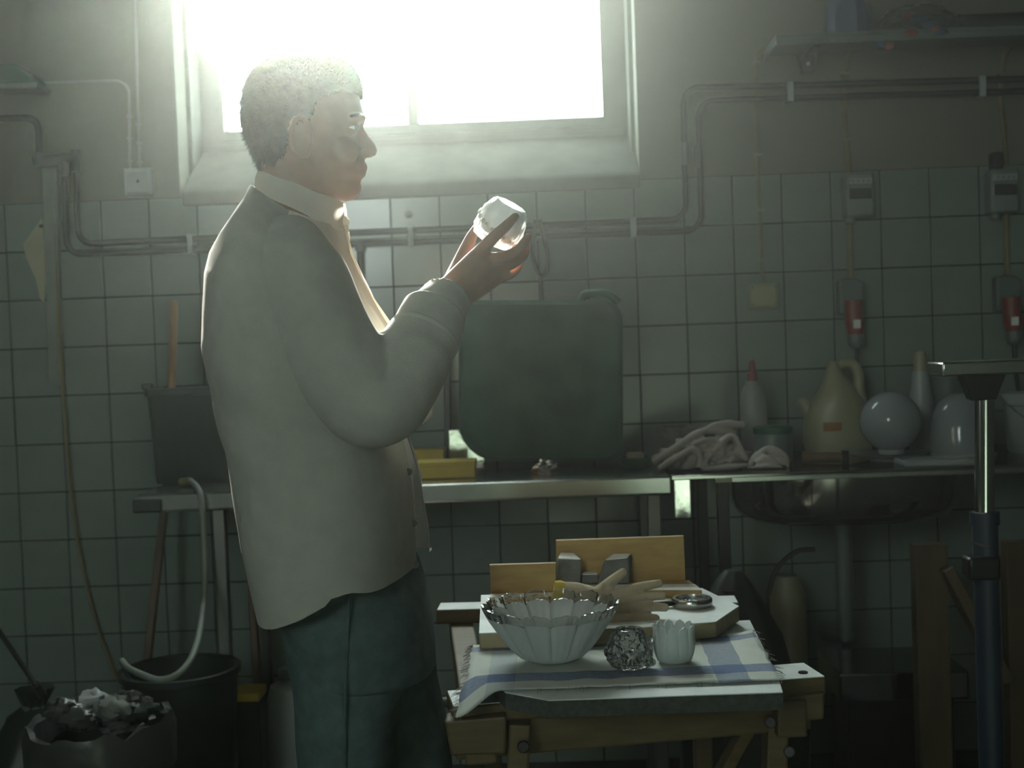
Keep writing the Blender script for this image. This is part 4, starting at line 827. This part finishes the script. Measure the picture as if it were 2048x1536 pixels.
# hose over the bench end
t = thing('garden_hose', P(405, 1100, -.66), 'pale thin hose draped over the bench end and looping before the black tub', 'hose')
hp = [P(380, 962, -.50), P(392, 972, -.60), P(402, 996, -.645), P(407, 1060, -.65), P(410, 1160, -.68), P(403, 1240, -.80), P(388, 1305, -.92), P(360, 1345, -.985), P(322, 1360, -.99), P(285, 1350, -.97), P(255, 1335, -.93), P(244, 1322, -.88)]
MB().tube(spline(hp, 6), .0085, 10).build('tube', 'cablegrey', t); MB().tube([hp[0] + Vector((-.03, .02, -.004)), hp[0] + Vector((.002, -.002, 0))], .0115, 10).build('nozzle', 'cable', t)
# rubbish bin with bag
Yb = -1.12; t = thing('rubbish_bin', (P(205, 1440, Yb).x, Yb, 0), 'round bin lined with a crumpled clear bag full of litter', 'bin')
c_ = Vector((P(200, 1440, Yb).x, Yb, 0)); R_ = 140 * S(Yb); hz_ = P(205, 1450, Yb).z
MB().lathe(c_, [(R_ * .75, 0), (R_ * .78, .01), (R_, hz_), (R_ * .96, hz_), (R_ * .75, .03), (.01, .02)], 36).build('body', 'darkplastic', t)
MB().lathe(c_, [(R_ * 1.05, hz_ - .10), (R_ * 1.06, hz_ - .02), (R_ * 1.03, hz_ + .012), (R_ * .93, hz_ + .004), (R_ * .85, hz_ - .05)], 48, lambda r, z, a, i: (r * (1 + .05 * noise.noise(Vector((cos(a) * 5, sin(a) * 5, i)))), z + .03 * noise.noise(Vector((cos(a) * 3, sin(a) * 3, i * .5 + 4)))), caps=(False, False)).build('liner', 'bag', t)
lt = [(130, 1408, 'bag', .045), (180, 1396, 'clearbag', .045), (230, 1404, 'stone', .045), (255, 1394, 'bag', .04), (205, 1420, 'yellowbox', .016), (285, 1410, 'darkplastic', .045), (160, 1424, 'bag', .045), (240, 1428, 'stone', .05)]
for i, (x, y, mt_, r_) in enumerate(lt):
    q = P(x, y + 12, Yb + .05 * sin(i * 2)); MB().ball(q, (r_, r_ * .9, r_ * .6), 18, 12, crump(0, 0, i * 1.7, .5)).build('litter', mt_, t)
t = thing('black_sack', (P(70, 1390, -.62).x, -.62, 0), 'small black rubbish sack slumped behind the bin', 'sack')
q = P(70, 1420, -.62); m = MB(); m.lathe((q.x, q.y, 0), [(.10, 0), (.13, .04), (.14, q.z * .4), (.12, q.z * .7), (.07, q.z * .95), (.03, q.z * 1.03), (.05, q.z * 1.15)], 26, lambda r, z, a, i: (r * (1 + .12 * sin(3 * a + i) + .08 * sin(8 * a - i)), z)); m.build('body', 'darkplastic', t); MB().lathe((q.x, q.y, q.z * 1.01), [(.034, 0), (.034, .012)], 14).build('tie', 'cablegrey', t)
t = thing('metal_rod', P(30, 1310, -1.2), 'thin bare metal rod slanting down into the bin at far left', 'rod')
a, b = P(-40, 1205, -1.25), P(82, 1386, -1.08); MB().tube([a, b], .0062, 10).build('rod', 'steel', t); MB().tube([b - (b - a).normalized() * .03, b + (b - a).normalized() * .012], .011, 10).build('rubber_grip', 'darkplastic', t)
# jars under the bench behind the legs
for lab, px_, Y, r_, h_, mt_, cap_ in (('white plastic canister on the floor under the bench behind the man', 582, -.30, .075, .40, 'whiteplastic', 'greyplastic'),):
    c_ = Vector((P(px_, 1400, Y).x, Y, 0)); t = thing('canister', c_, lab, 'canister'); MB().lathe(c_, [(r_ * .95, 0), (r_, .01), (r_, h_ * .75), (r_ * .8, h_ * .88), (r_ * .4, h_ * .92), (r_ * .4, h_ * .94)], 26).build('body', mt_, t); MB().lathe(c_, [(r_ * .46, h_ * .93), (r_ * .46, h_), (r_ * .4, h_ * 1.01)], 20).build('cap', cap_, t)
c_ = Vector((P(494, 1395, -.50).x, -.50, 0)); t = thing('card_box', c_, 'yellow and dark carton on the floor under the bench', 'box'); MB().bb(c_ + Vector((-.07, -.05, 0)), c_ + Vector((.045, .05, P(500, 1408, -.57).z))).build('carton', 'darkplastic', t, bev=.003); zq = P(500, 1408, -.57).z; MB().bb(c_ + Vector((-.071, -.051, zq)), c_ + Vector((.046, .051, P(500, 1390, -.57).z))).build('lid', 'yellowbox', t, bev=.003)
# under the sink
q = P(1470, 1240, -.95); t = thing('black_sack', (q.x, q.y, 0), 'dark pointed rubbish sack under the sink beside the workbench', 'sack')
hz_ = P(1470, 1140, -.95).z; MB().lathe((q.x, q.y, 0), [(.12, 0), (.15, .05), (.15, hz_ * .5), (.10, hz_ * .8), (.045, hz_ * .96), (.02, hz_)], 26, lambda r, z, a, i: (r * (1 + .1 * sin(3 * a + i) + .06 * sin(8 * a - i)), z)).build('body', 'darkplastic', t); MB().lathe((q.x, q.y, hz_ * .93), [(.05, 0), (.05, .012)], 14).build('tie', 'darkplastic', t)
q = P(1575, 1200, -.20); t = thing('canister', (q.x, q.y, 0), 'dull cream canister with a black hoop handle under the sink', 'canister')
hz_ = P(1575, 1150, -.20).z; MB().lathe((q.x, q.y, 0), [(.05, 0), (.055, .01), (.055, hz_ * .9), (.03, hz_)], 24).build('body', 'creamplastic', t); MB().tube(spline(pts(-.20, (1536, 1260), (1538, 1190), (1552, 1140), (1590, 1104), (1630, 1098)), 5), .008, 8).build('hoop', 'darkplastic', t)
t = thing('wooden_trestle', P(1860, 1200, -.75), 'yellow-brown wooden trestle with a slanted brace behind the steel stand', 'trestle')
a = P(1858, 1088, -.75); MB().bb((a.x - .042, -.77, 0), (a.x + .042, -.72, a.z)).build('post', 'shadepine', t, smooth=False, bev=.003)
MB().bar(P(1890, 1135, -.78), P(2010, 1360, -.80), .03, .075, (0, 1, 0)).build('brace', 'shadepine', t, smooth=False, bev=.003)
a2 = P(2040, 1088, -.75); MB().bb((a2.x - .042, -.77, 0), (a2.x + .042, -.72, a.z)).build('post', 'shadepine', t, smooth=False, bev=.003)
a, b = P(1675, 1345, -.62), P(1935, 1395, -.62); t = thing('steel_trough', ((a.x + b.x) / 2, -.5, 0), 'dark low steel trough on a plinth under the sink', 'trough')
MB().bb((a.x, -.64, b.z), (b.x, -.36, a.z)).build('body', 'steeldark', t, bev=.006); MB().bb((a.x + .03, -.60, 0), (b.x - .03, -.40, b.z)).build('plinth', 'blackmetal', t, bev=.004)

# ================================================================== THE MAN
YP = -1.953
man = thing('person', (P(680, 1536, YP).x, YP, 0), 'person in a pale grey canvas overshirt and dark trousers holding up a sunlit crystal', 'person')
def sup(v, e): return (abs(v) ** e) * (1 if v >= 0 else -1)
def ring2(b, f, h, n=64, e=2.3, Y=YP, th0=0.0, farx=0.0, hn=None):
    """a horizontal-ish ring whose back and front silhouettes are the pixels b and f; h half depth"""
    B, F_ = P(b[0], b[1], Y), P(f[0], f[1], Y); c = (B + F_) / 2; rx = (F_.x - B.x) / 2; dz = (F_.z - B.z) / 2; out = []
    for k in range(n):
        a = th0 + (2 * pi - 2 * th0) * (k / (n - 1) if th0 > 0 else k / n)
        cx_, sx_ = sup(cos(a), 2 / e), sup(sin(a), 2 / e)
        x = c.x + rx * cx_ + (farx * max(0, cos(a)) ** 2 if sin(a) < 0 else 0)
        out.append(Vector((x, Y - (h if sin(a) >= 0 else (hn or h)) * sx_, c.z + dz * cx_)))
    return out

# ---- head --------------------------------------------------------------
HR = [(120, 583, 648, .024), (126, 556, 668, .042), (136, 535, 688, .056), (148, 518, 700, .065), (165, 503, 711, .072), (185, 496, 717, .0755), (205, 492, 721, .0775), (222, 491, 726, .0785), (236, 492, 731, .0785), (246, 493, 729, .0780),
      (256, 495, 723, .0770), (266, 498, 720, .0760), (278, 502, 718, .0745), (290, 507, 717, .0730), (302, 513, 718, .0710), (314, 519, 724, .0685), (322, 523, 730, .0665), (331, 529, 735, .0640), (337, 533, 733, .0625),
      (340, 535, 729, .0615), (345, 539, 733, .0600), (351, 543, 731, .0580), (358, 549, 723, .0560), (365, 555, 720, .0530), (374, 566, 723, .0490), (384, 580, 722, .0440), (392, 600, 716, .0380), (399, 632, 705, .0280), (403, 655, 692, .0140)]
def head_ring(py, xb, xf, W, n=56, grow=0.0, tilt=True):
    B, F_ = P(xb, py, YP), P(xf, py, YP); out = []
    for k in range(n):
        a = 2 * pi * k / n; u = (1 - cos(a)) / 2                # 0 back .. 1 front
        wv = W * abs(sin(a)) ** .92
        if py > 226:
            t_ = max(0, (u - .62) / .38); wv *= 1 - .30 * t_ * t_
        out.append(Vector((B.x + (F_.x - B.x) * u, YP - wv * (1 if sin(a) >= 0 else -1), B.z + (F_.z - B.z) * u)))
    return out
bd = MB(); bd.loft([head_ring(*r) for r in HR])
def tp(path, r, n=14, dY=None):
    q = [P(x, y, YP + d) for x, y, d in path]; k = 5; s_ = spline(q, k); rr_ = [lerp_tab([(i / (len(r) - 1), v) for i, v in enumerate(r)], j / (len(s_) - 1)) for j in range(len(s_))]
    bd.tube(s_, rr_, n)
    bd.ball(s_[0], rr_[0] * .98, n, 8); bd.ball(s_[-1], rr_[-1] * .98, n, 8)
nose = [(720, 258, 0), (727, 272, 0), (735, 285, 0), (742, 297, 0), (744, 303, 0)]
tp(nose, [.006, .0075, .0085, .010, .0092]); tp([(732, 303, 0), (738, 308, 0), (744, 305, 0)], [.008, .007, .0065])
for s_ in (-1, 1):
    bd.ball(P(733, 307, YP + s_ * .011), (.011, .0068, .0072), 12, 8)          # nostril wings
    bd.ball(P(712, 236, YP + s_ * .026), (.018, .020, .0075), 12, 8)           # brow ridge
    bd.ball(P(688, 302, YP + s_ * .040), (.026, .018, .020), 14, 10)           # cheek
    bd.ball(P(703, 257, YP + s_ * .031), (.0125, .0140, .0110), 14, 10)        # eyelids
    e = P(604, 274, YP + s_ * .076); bd.ball(e, (.017, .006, .029), 16, 12)    # ear bowl
    bd.tube([e + Vector((.0165 * cos(q * pi / 8) - .002, s_ * (.006 + .004 * (1 if cos(q * pi / 8) < 0 else 0)), .031 * sin(q * pi / 8))) for q in range(-5, 12)], .0042, 8)
    bd.ball(e + Vector((.006, s_ * .004, -.027)), (.008, .005, .009), 10, 8)
bd.tube([P(735, 337, YP), P(733, 336, YP)], .004, 8)
# neck, slim torso
bd.loft([ring2((520, 316), (650, 360), .056, 40), ring2((522, 345), (668, 404), .057, 40), ring2((520, 380), (678, 440), .060, 40), ring2((512, 408), (684, 470), .085, 40), ring2((480, 470), (690, 530), .15, 40), ring2((462, 540), (706, 610), .165, 40), ring2((462, 680), (736, 700), .16, 40), ring2((490, 860), (760, 860), .145, 40), ring2((500, 1000), (785, 1000), .15, 40), ring2((515, 1120), (800, 1120), .165, 40)])
# ---- arms --------------------------------------------------------------
YH = -.005                                           # the raised hand's depth next to the body plane
tp([(590, 500, -.085), (652, 668, -.165), (742, 800, -.20), (800, 748, -.16), (862, 640, -.10), (893, 592, -.06)], [.052, .047, .042, .040, .033, .0265])
def hand(mb, wrist, fingers, palm, thumb, rf):
    for path, r in fingers + palm + thumb: tp(path, r, 12)
palm = [([(890, 594, -.05), (925, 548, -.035), (957, 508, -.022)], [.026, .019, .0135]), ([(892, 594, -.05), (935, 556, -.03), (978, 520, -.010)], [.026, .0185, .0130]), ([(896, 596, -.05), (945, 566, -.02), (992, 537, .004)], [.025, .018, .0120]), ([(900, 600, -.05), (950, 580, -.01), (996, 556, .016)], [.024, .017, .0110])]
fingers = [([(957, 506, -.022), (988, 474, -.030), (1012, 452, -.022), (1031, 433, -.004)], [.0118, .0102, .0092, .0074]), ([(978, 519, -.010), (1016, 512, -.020), (1043, 494, -.008), (1055, 474, .010)], [.0115, .0100, .0090, .0072]),
           ([(992, 536, .004), (1024, 528, .000), (1047, 510, .012), (1052, 492, .028)], [.0108, .0096, .0086, .0070]), ([(996, 555, .016), (1020, 549, .018), (1036, 534, .030), (1040, 519, .044)], [.0098, .0086, .0078, .0064])]
thumb = [([(908, 566, -.02), (922, 528, .015), (936, 490, .040), (944, 472, .050), (953, 455, .058)], [.020, .016, .0115, .0100, .0075])]
hand(bd, None, fingers, palm, thumb, None)
# other arm: bent behind, its hand cupping the raised elbow from below
tp([(590, 510, .165), (625, 660, .20), (668, 800, .20), (740, 812, .14), (812, 812, .06)], [.052, .047, .042, .038, .029])
tp([(812, 812, .06), (815, 815, .02), (805, 822, -.03)], [.028, .03, .026])
for q, (x, y) in enumerate(((806, 806), (802, 817), (796, 827), (788, 835))): tp([(x, y, -.02), (x - 8, y + 5, -.06), (x - 22, y + 8, -.09)], [.0105, .0095, .0075], 10)
tp([(812, 806, .02), (815, 796, -.01), (812, 788, -.04)], [.012, .0105, .008], 10)
# legs and feet
for lx0, lx1, yc in ((690, 698, -.095), (735, 752, .105)):
    a, kn = P(lx0, 1120, YP + yc), P(lx1, 1536, YP + yc); bd.tube([a, kn, (kn.x + .01, YP + yc, .30), (kn.x, YP + yc, .08)], [.085, .065, .05, .04], 16); bd.ball((kn.x + .06, YP + yc, .045), (.12, .042, .038), 16, 10)
body = bd.build('body', 'skin', man); rm_ = body.modifiers.new('fuse', 'REMESH'); rm_.mode = 'VOXEL'; rm_.voxel_size = .0036; rm_.use_smooth_shade = True
sm_ = body.modifiers.new('smooth', 'SMOOTH'); sm_.factor = .5; sm_.iterations = 4
for s_ in (-1, 1):
    p = P(705, 256.5, YP + s_ * .0335); o = MB().ball(p, (.0112, .0110, .0050), 16, 12).build('eye', 'eyew', man); MB().ball(p + Vector((.0070, s_ * .0072, .0)), (.0040, .0034, .0042), 12, 8).build('iris', 'darkplastic', o)
    MB().tube(spline([P(724, 233, YP + s_ * .020), P(717, 229, YP + s_ * .036), P(703, 232, YP + s_ * .0535)], 5), .0036, 8, flat=.7).build('eyebrow', 'brow', man)

# ---- hair: cropped cap with a fuzz of short hairs -----------------------
HH = [(114, 592, 646, .020), (117, 566, 664, .038), (124, 538, 692, .056), (136, 519, 706, .067), (150, 505, 715, .074), (168, 494, 722, .079), (188, 488, 724, .0815), (210, 484, 724, .083), (235, 484, 722, .0835), (258, 487, 716, .082), (278, 493, 712, .0795), (296, 501, 710, .0765), (312, 508, 710, .0735), (328, 516, 712, .069), (341, 523, 712, .0655)]
hrings = [head_ring(*r, n=150) for r in refine(HH, 4)]
HL = [(480, 343), (560, 338), (585, 318), (592, 296), (600, 288), (612, 262), (622, 258), (634, 262), (640, 250), (646, 222), (660, 205), (690, 196), (722, 192), (740, 190)]
SX = P(0, 300, YP)
def px_of(p): d = p - CAM; k = FPX / d.dot(_F); return 1024 + k * d.dot(_R), 768 - k * d.dot(_U)
hb = MB(); n_ = 150; vs_ = [p for r in hrings for p in r]; fs_ = [tuple(range(n_))[::-1]]
for i in range(len(hrings) - 1):
    for j in range(n_):
        q = (i * n_ + j, i * n_ + (j + 1) % n_, (i + 1) * n_ + (j + 1) % n_, (i + 1) * n_ + j); c_ = sum((vs_[z] for z in q), Vector()) / 4; c2 = Vector((c_.x, YP, c_.z)); x, y = px_of(c2)
        if y < lerp_tab(HL, x): fs_.append(q)
vs_ = [p + (p - P(610, 240, YP)).normalized() * (.0028 * noise.noise(p * 90) + .002 * noise.noise(p * 220)) for p in vs_]
hb.add(vs_, fs_); hair = hb.build('hair', 'hair', man, ang=80); sd = hair.modifiers.new('thick', 'SOLIDIFY'); sd.thickness = .006; sd.offset = -1
fz = MB(); rnd = random.Random(3); cen = P(610, 240, YP)
for f in fs_[1:]:
    a, b, c, d = [vs_[z] for z in f]
    for q in range(2):
        u, v = rnd.random(), rnd.random(); p = (a * (1 - u) + b * u) * (1 - v) + (d * (1 - u) + c * u) * v
        nr = (p - cen).normalized(); low = p.z < P(500, 262, YP).z; dr = (nr + Vector((rnd.gauss(0, .45), rnd.gauss(0, .45), rnd.gauss(0, .35) - (.9 if low else 0)))).normalized(); l = rnd.uniform(.003, .0075) * (1.25 if low else 1)
        tip = p + dr * l + Vector((rnd.gauss(0, .0012), rnd.gauss(0, .0012), -.001)); u_ = dr.orthogonal().normalized() * .00042; w_ = dr.cross(u_)
        k = len(fz.v); fz.v += [tuple(p + u_), tuple(p - u_ * .5 + w_ * .87), tuple(p - u_ * .5 - w_ * .87), tuple(tip)]; fz.f += [(k, k + 1, k + 3), (k + 1, k + 2, k + 3), (k + 2, k, k + 3)]
o = MB(); o.v, o.f = fz.v, fz.f; fo = o.build('short_hairs', 'hair', hair, smooth=False); fo['kind'] = 'stuff'

# ---- shirt under the jacket ---------------------------------------------
SHF = [(518, 402, 692, 462, .085), (500, 430, 694, 482, .115), (490, 470, 702, 512, .145), (486, 520, 718, 552, .165), (470, 570, 742, 596, .18), (466, 620, 766, 634, .185), (470, 670, 788, 668, .185), (474, 720, 796, 706, .182), (480, 780, 792, 770, .18), (490, 850, 784, 850, .175), (500, 960, 800, 950, .178), (520, 1080, 808, 1070, .185)]
def wrinkle(p, amp, s1=(9, 9, 5), seed=0): return amp * (noise.noise(Vector((p.x * s1[0] + seed, p.y * s1[1], p.z * s1[2]))) + .5 * noise.noise(Vector((p.x * 2.3 * s1[0], p.y * 2.3 * s1[1] + seed, p.z * 2.1 * s1[2]))))
sr = []
for (xb, yb, xf, yf, h) in refine(SHF, 4):
    r = ring2((xb, yb), (xf, yf), h, 72, 2.2); c_ = sum(r, Vector()) / len(r)
    r = [p + Vector((p.x - c_.x, p.y - c_.y, 0)).normalized() * (wrinkle(p, .0035, (16, 26, 4), 3) + (.004 * sin(p.y * 150 + p.z * 6) if p.x > c_.x + .05 else 0)) for p in r]; sr.append(r)
m = MB().loft(sr, False, False); m.build('shirt', 'shirt', man, ang=180)
# shirt collar: stands up round the neck, open at the throat
def collar(tab, th0, name, mt_, amp=.002, far=0.0):
    rs = []
    for (xb, yb, xf, yf, h) in refine(tab, 4):
        r = ring2((xb, yb), (xf, yf), h, 61, 2.1, th0=th0, farx=far); rs.append([p + Vector((0, 0, 1)) * wrinkle(p, amp, (20, 20, 8), 1) for p in r])
    o = MB().loft(rs, False, False, closed=False).build(name, mt_, man, ang=180); return o
collar([(518, 342, 690, 408, .064), (514, 350, 693, 424, .069), (512, 362, 694, 442, .075), (514, 385, 694, 470, .086)], .20, 'collar', 'shirt', .0025)
MB().ball(P(686, 444, YP - .012), (.011, .013, .010), 16, 10, crump(0, 0, 3, .25)).build('collar_knot', 'shirt', man)
MB().tube(spline([P(690, 448, YP - .01), P(692, 462, YP - .012), P(688, 478, YP - .012), P(687, 488, YP - .01)], 5), [.008] * 5 + [.007] * 6 + [.004] * 5, 10, flat=.6).build('collar_tail', 'shirt', man)
MB().tube(spline([P(692, 470, YP - .006), P(712, 535, YP - .006), P(740, 590, YP - .006), P(768, 632, YP - .006), P(790, 664, YP - .006)], 5), .005, 8, flat=.6).build('placket', 'shirt', man)

# ---- overshirt jacket ----------------------------------------------------
JR = [(506, 371, 652, 468, .086, .60), (503, 380, 660, 490, .105, .60), (499, 398, 660, 512, .135, .58), (487, 424, 665, 540, .175, .56), (462, 468, 673, 566, .208, .54), (441, 508, 690, 592, .222, .52), (431, 548, 712, 632, .230, .50), (427, 620, 742, 690, .234, .46), (425, 690, 764, 735, .236, .38), (433, 750, 782, 790, .234, .26), (449, 820, 797, 842, .230, .20), (469, 890, 815, 898, .228, .17), (477, 950, 827, 950, .228, .16), (486, 1015, 832, 1010, .230, .16), (497, 1075, 836, 1065, .236, .15), (512, 1135, 838, 1118, .242, .15), (531, 1214, 844, 1175, .246, .15)]
HEM = [(515, 1200), (530, 1213), (560, 1213), (600, 1201), (655, 1177), (699, 1152), (704, 1141), (740, 1131), (772, 1136), (792, 1134), (838, 1120), (862, 1106), (880, 1100)]
jr_ = []; tabJ = refine(JR, 4)
for i, (xb, yb, xf, yf, h, g) in enumerate(tabJ):
    far = lerp_tab([(0, 0.0), (36, .0), (44, .006), (52, .012), (56, .016), (60, .016), (64, .016)], i)
    r = ring2((xb, yb), (xf, yf), h, 84, 2.25, th0=g * .62, farx=far); c_ = sum(r, Vector()) / len(r); rr_ = []
    for p in r:
        d = Vector((p.x - c_.x, p.y - c_.y, 0)).normalized(); amp = .004 if i > 8 else .002
        side = abs(p.y - YP) / h
        fold = wrinkle(p, amp, (10, 10, 3.5), 5) * (.3 + .7 * side)
        if 30 < i < 50: fold += .006 * side * sin((p.x * .8 + p.z) * 48) * math.exp(-((i - 40) / 6.0) ** 2)
        q = p + d * fold; x, y = px_of(Vector((q.x, YP, q.z))); hy = lerp_tab(HEM, x)
        if y > hy: q.z += (y - hy) * S(YP)
        rr_.append(q)
    jr_.append(rr_)
for k in range(84):                                  # each column of cloth ends where it meets the hem
    end = None
    for r in jr_:
        if end is None:
            x, y = px_of(Vector((r[k].x, YP, r[k].z)))
            if y >= lerp_tab(HEM, x) - .05: end = r[k].copy()
        else: r[k] = end.copy()
jk = MB().loft(jr_, False, False, closed=False)
# sleeves
def sleeve(mb, path, r, seed, fold_at=(), flat=1.0, n=36, k=10):
    q = [P(x, y, YP + d) for x, y, d in path]; s_ = spline(q, k); N = len(s_); rings = []; u = None
    for i, p in enumerate(s_):
        t = (s_[min(i + 1, N - 1)] - s_[max(i - 1, 0)]).normalized(); u = u or t.cross(Vector((0, 1, 0))); u = (u - t * u.dot(t)).normalized(); v = t.cross(u)
        rr_ = lerp_tab([(j / (len(r) - 1), z) for j, z in enumerate(r)], i / (N - 1)); ring = []
        for a_ in range(n):
            an = 2 * pi * a_ / n; d = u * cos(an) + v * sin(an) * flat; pp = p + d * rr_; w_ = wrinkle(pp, .0035, (11, 11, 9), seed)
            for f0, am in fold_at: w_ += am * math.exp(-((i / (N - 1) - f0) / .022) ** 2) * (.6 + .4 * cos(an * 2 + seed))
            ring.append(pp + d * w_)
        rings.append(ring)
    mb.loft(rings, True, True); return rings
sl_ = MB()
R1 = sleeve(sl_, [(572, 486, -.085), (596, 560, -.155), (656, 692, -.180), (724, 788, -.198), (760, 806, -.20), (798, 762, -.175), (838, 690, -.13), (868, 634, -.10), (893, 596, -.062)], [.055, .078, .0765, .072, .067, .0640, .058, .0465, .0400], 2, ((.70, .004), (.78, .005), (.83, .004), (.90, .003)))
sl_.tube(R1[-1] + [R1[-1][0]], .0028, 6)
cf = MB(); R2 = sleeve(cf, [(846, 676, -.128), (858, 652, -.115), (869, 630, -.10)], [.0565, .0555, .0530], 4, ((.1, .004),))
far_ = MB(); sleeve(far_, [(575, 500, .10), (600, 560, .165), (630, 680, .20), (660, 785, .20), (700, 815, .18), (770, 812, .11), (838, 806, .055)], [.075, .095, .085, .07, .060, .050, .039], 8, ((.80, .005), (.88, .004)))
jo = jk.build('jacket', 'jacket', man, ang=180); so = sl_.build('sleeve', 'jacket', man, ang=180); so2 = far_.build('sleeve', 'jacket', man, ang=180)
for o in (so, so2):
    q = o.modifiers.new('fuse', 'REMESH'); q.mode = 'VOXEL'; q.voxel_size = .0045; q.use_smooth_shade = True; q = o.modifiers.new('smooth', 'SMOOTH'); q.iterations = 5; q.factor = .5
cf.build('turned_cuff', 'jacket', man, ang=180)
# jacket collar band and front placket edge
collar([(507, 372, 655, 470, .088), (503, 384, 660, 492, .106), (500, 402, 664, 512, .126)], .34, 'jacket_collar', 'jacket', .003)
ed = MB(); ed.tube([r[0] for r in jr_[8:56]], .0032, 6); ed.build('front_hem', 'jacket', man); ed = MB(); ed.tube([r[-1] for r in jr_[8:50]], .0026, 6); ed.build('front_hem', 'jacket', man)
bt = MB(); 
for i in (40, 47, 54, 60): p = jr_[i][1]; MB().disc(p + Vector((.001, -.004, 0)), (.3, -1, 0), .006, .003, 12).build('button', 'greyplastic', man)

# ---- trousers and shoes ---------------------------------------------------
tr = MB(); TR = [(520, 1080, 815, 1080, .175), (532, 1140, 838, 1128, .185), (545, 1180, 852, 1170, .19), (560, 1218, 859, 1210, .195), (574, 1250, 865, 1250, .197), (582, 1290, 868, 1290, .197), (588, 1330, 870, 1330, .19)]
tr.loft([[p + Vector((0, 0, 0)) for p in ring2((a, b), (c, d), h, 60, 2.3)] for a, b, c, d, h in refine(TR, 3)], True, True)
def trouser_leg(tab, yc, seed):
    rings = []
    for (xb, xf, py, h) in refine(tab, 5):
        r = ring2((xb, py), (xf, py), h, 44, 2.2, Y=YP + yc); c_ = sum(r, Vector()) / 44; rings.append([p + (p - c_).normalized() * wrinkle(p, .005, (9, 9, 6), seed) for p in r])
    tr.loft(rings, True, True); return rings
zf_ = 768 + (1.36 - .05) / S(YP)
r1 = trouser_leg([(584, 815, 1262, .10), (589, 812, 1350, .105), (592, 800, 1440, .108), (596, 795, 1536, .106), (602, 790, 1750, .100), (606, 790, 2100, .095), (606, 796, 2285, .095)], -.085, 1)
r2 = trouser_leg([(640, 866, 1262, .10), (650, 876, 1350, .105), (662, 893, 1440, .106), (672, 902, 1536, .105), (676, 905, 1750, .1), (672, 900, 2100, .095), (668, 900, 2285, .095)], .095, 2)
to = tr.build('trousers', 'trousers', man, ang=180); 
MB().tube([P(700, 1160, YP - .199), P(694, 1300, YP - .198), P(690, 1420, YP - .20), P(690, 1536, YP - .197)], .0022, 6).build('side_seam', 'trousers', man)
for rr_ in (r1, r2):
    c_ = sum(rr_[-1], Vector()) / 44; sh_ = MB(); sh_.loft([[Vector((c_.x + .05 + k * .155 * cos(q * pi / 10) * (1 if cos(q * pi / 10) > 0 else .9), c_.y + k * .05 * sin(q * pi / 10), z)) for q in range(20)] for k, z in ((1.0, 0), (1.03, .01), (1.0, .035), (.8, .07), (.45, .095))]); sh_.build('shoe', 'shoe', man)

# ---- the crystal he holds --------------------------------------------------
cx_ = P(1002, 447, YP + .032); rC = 50 * S(YP + .03); t = thing('crystal_votive', cx_ - Vector((0, 0, rC)), 'bubbly crystal candle holder blazing with sunlight in the raised hand', 'candle holder')
AX = Matrix.Rotation(.55, 3, 'Y') @ Matrix.Rotation(.25, 3, 'X')
MB().lathe(cx_ - AX @ Vector((0, 0, rC * .85)), [(rC * .62, 0), (rC * .82, .003), (rC * .97, rC * .4), (rC, rC * .8), (rC * .92, rC * 1.25), (rC * .74, rC * 1.6), (rC * .62, rC * 1.72), (rC * .52, rC * 1.66), (rC * .62, rC * 1.3), (rC * .66, rC * .85), (rC * .5, rC * .4), (.002, rC * .34)], 45, fn, axis=AX).build('body', 'crystal2', t, ang=60)
for i in range(24):
    a = i * 2.4; f = -.55 + 1.2 * ((i * .618) % 1); MB().ball(cx_ + AX @ Vector((rC * .94 * cos(a) * math.sqrt(max(.1, 1 - f * f * .6)), rC * .94 * sin(a) * math.sqrt(max(.1, 1 - f * f * .6)), rC * f * .9)), .0045, 10, 6).build('boss', 'crystal2', t)
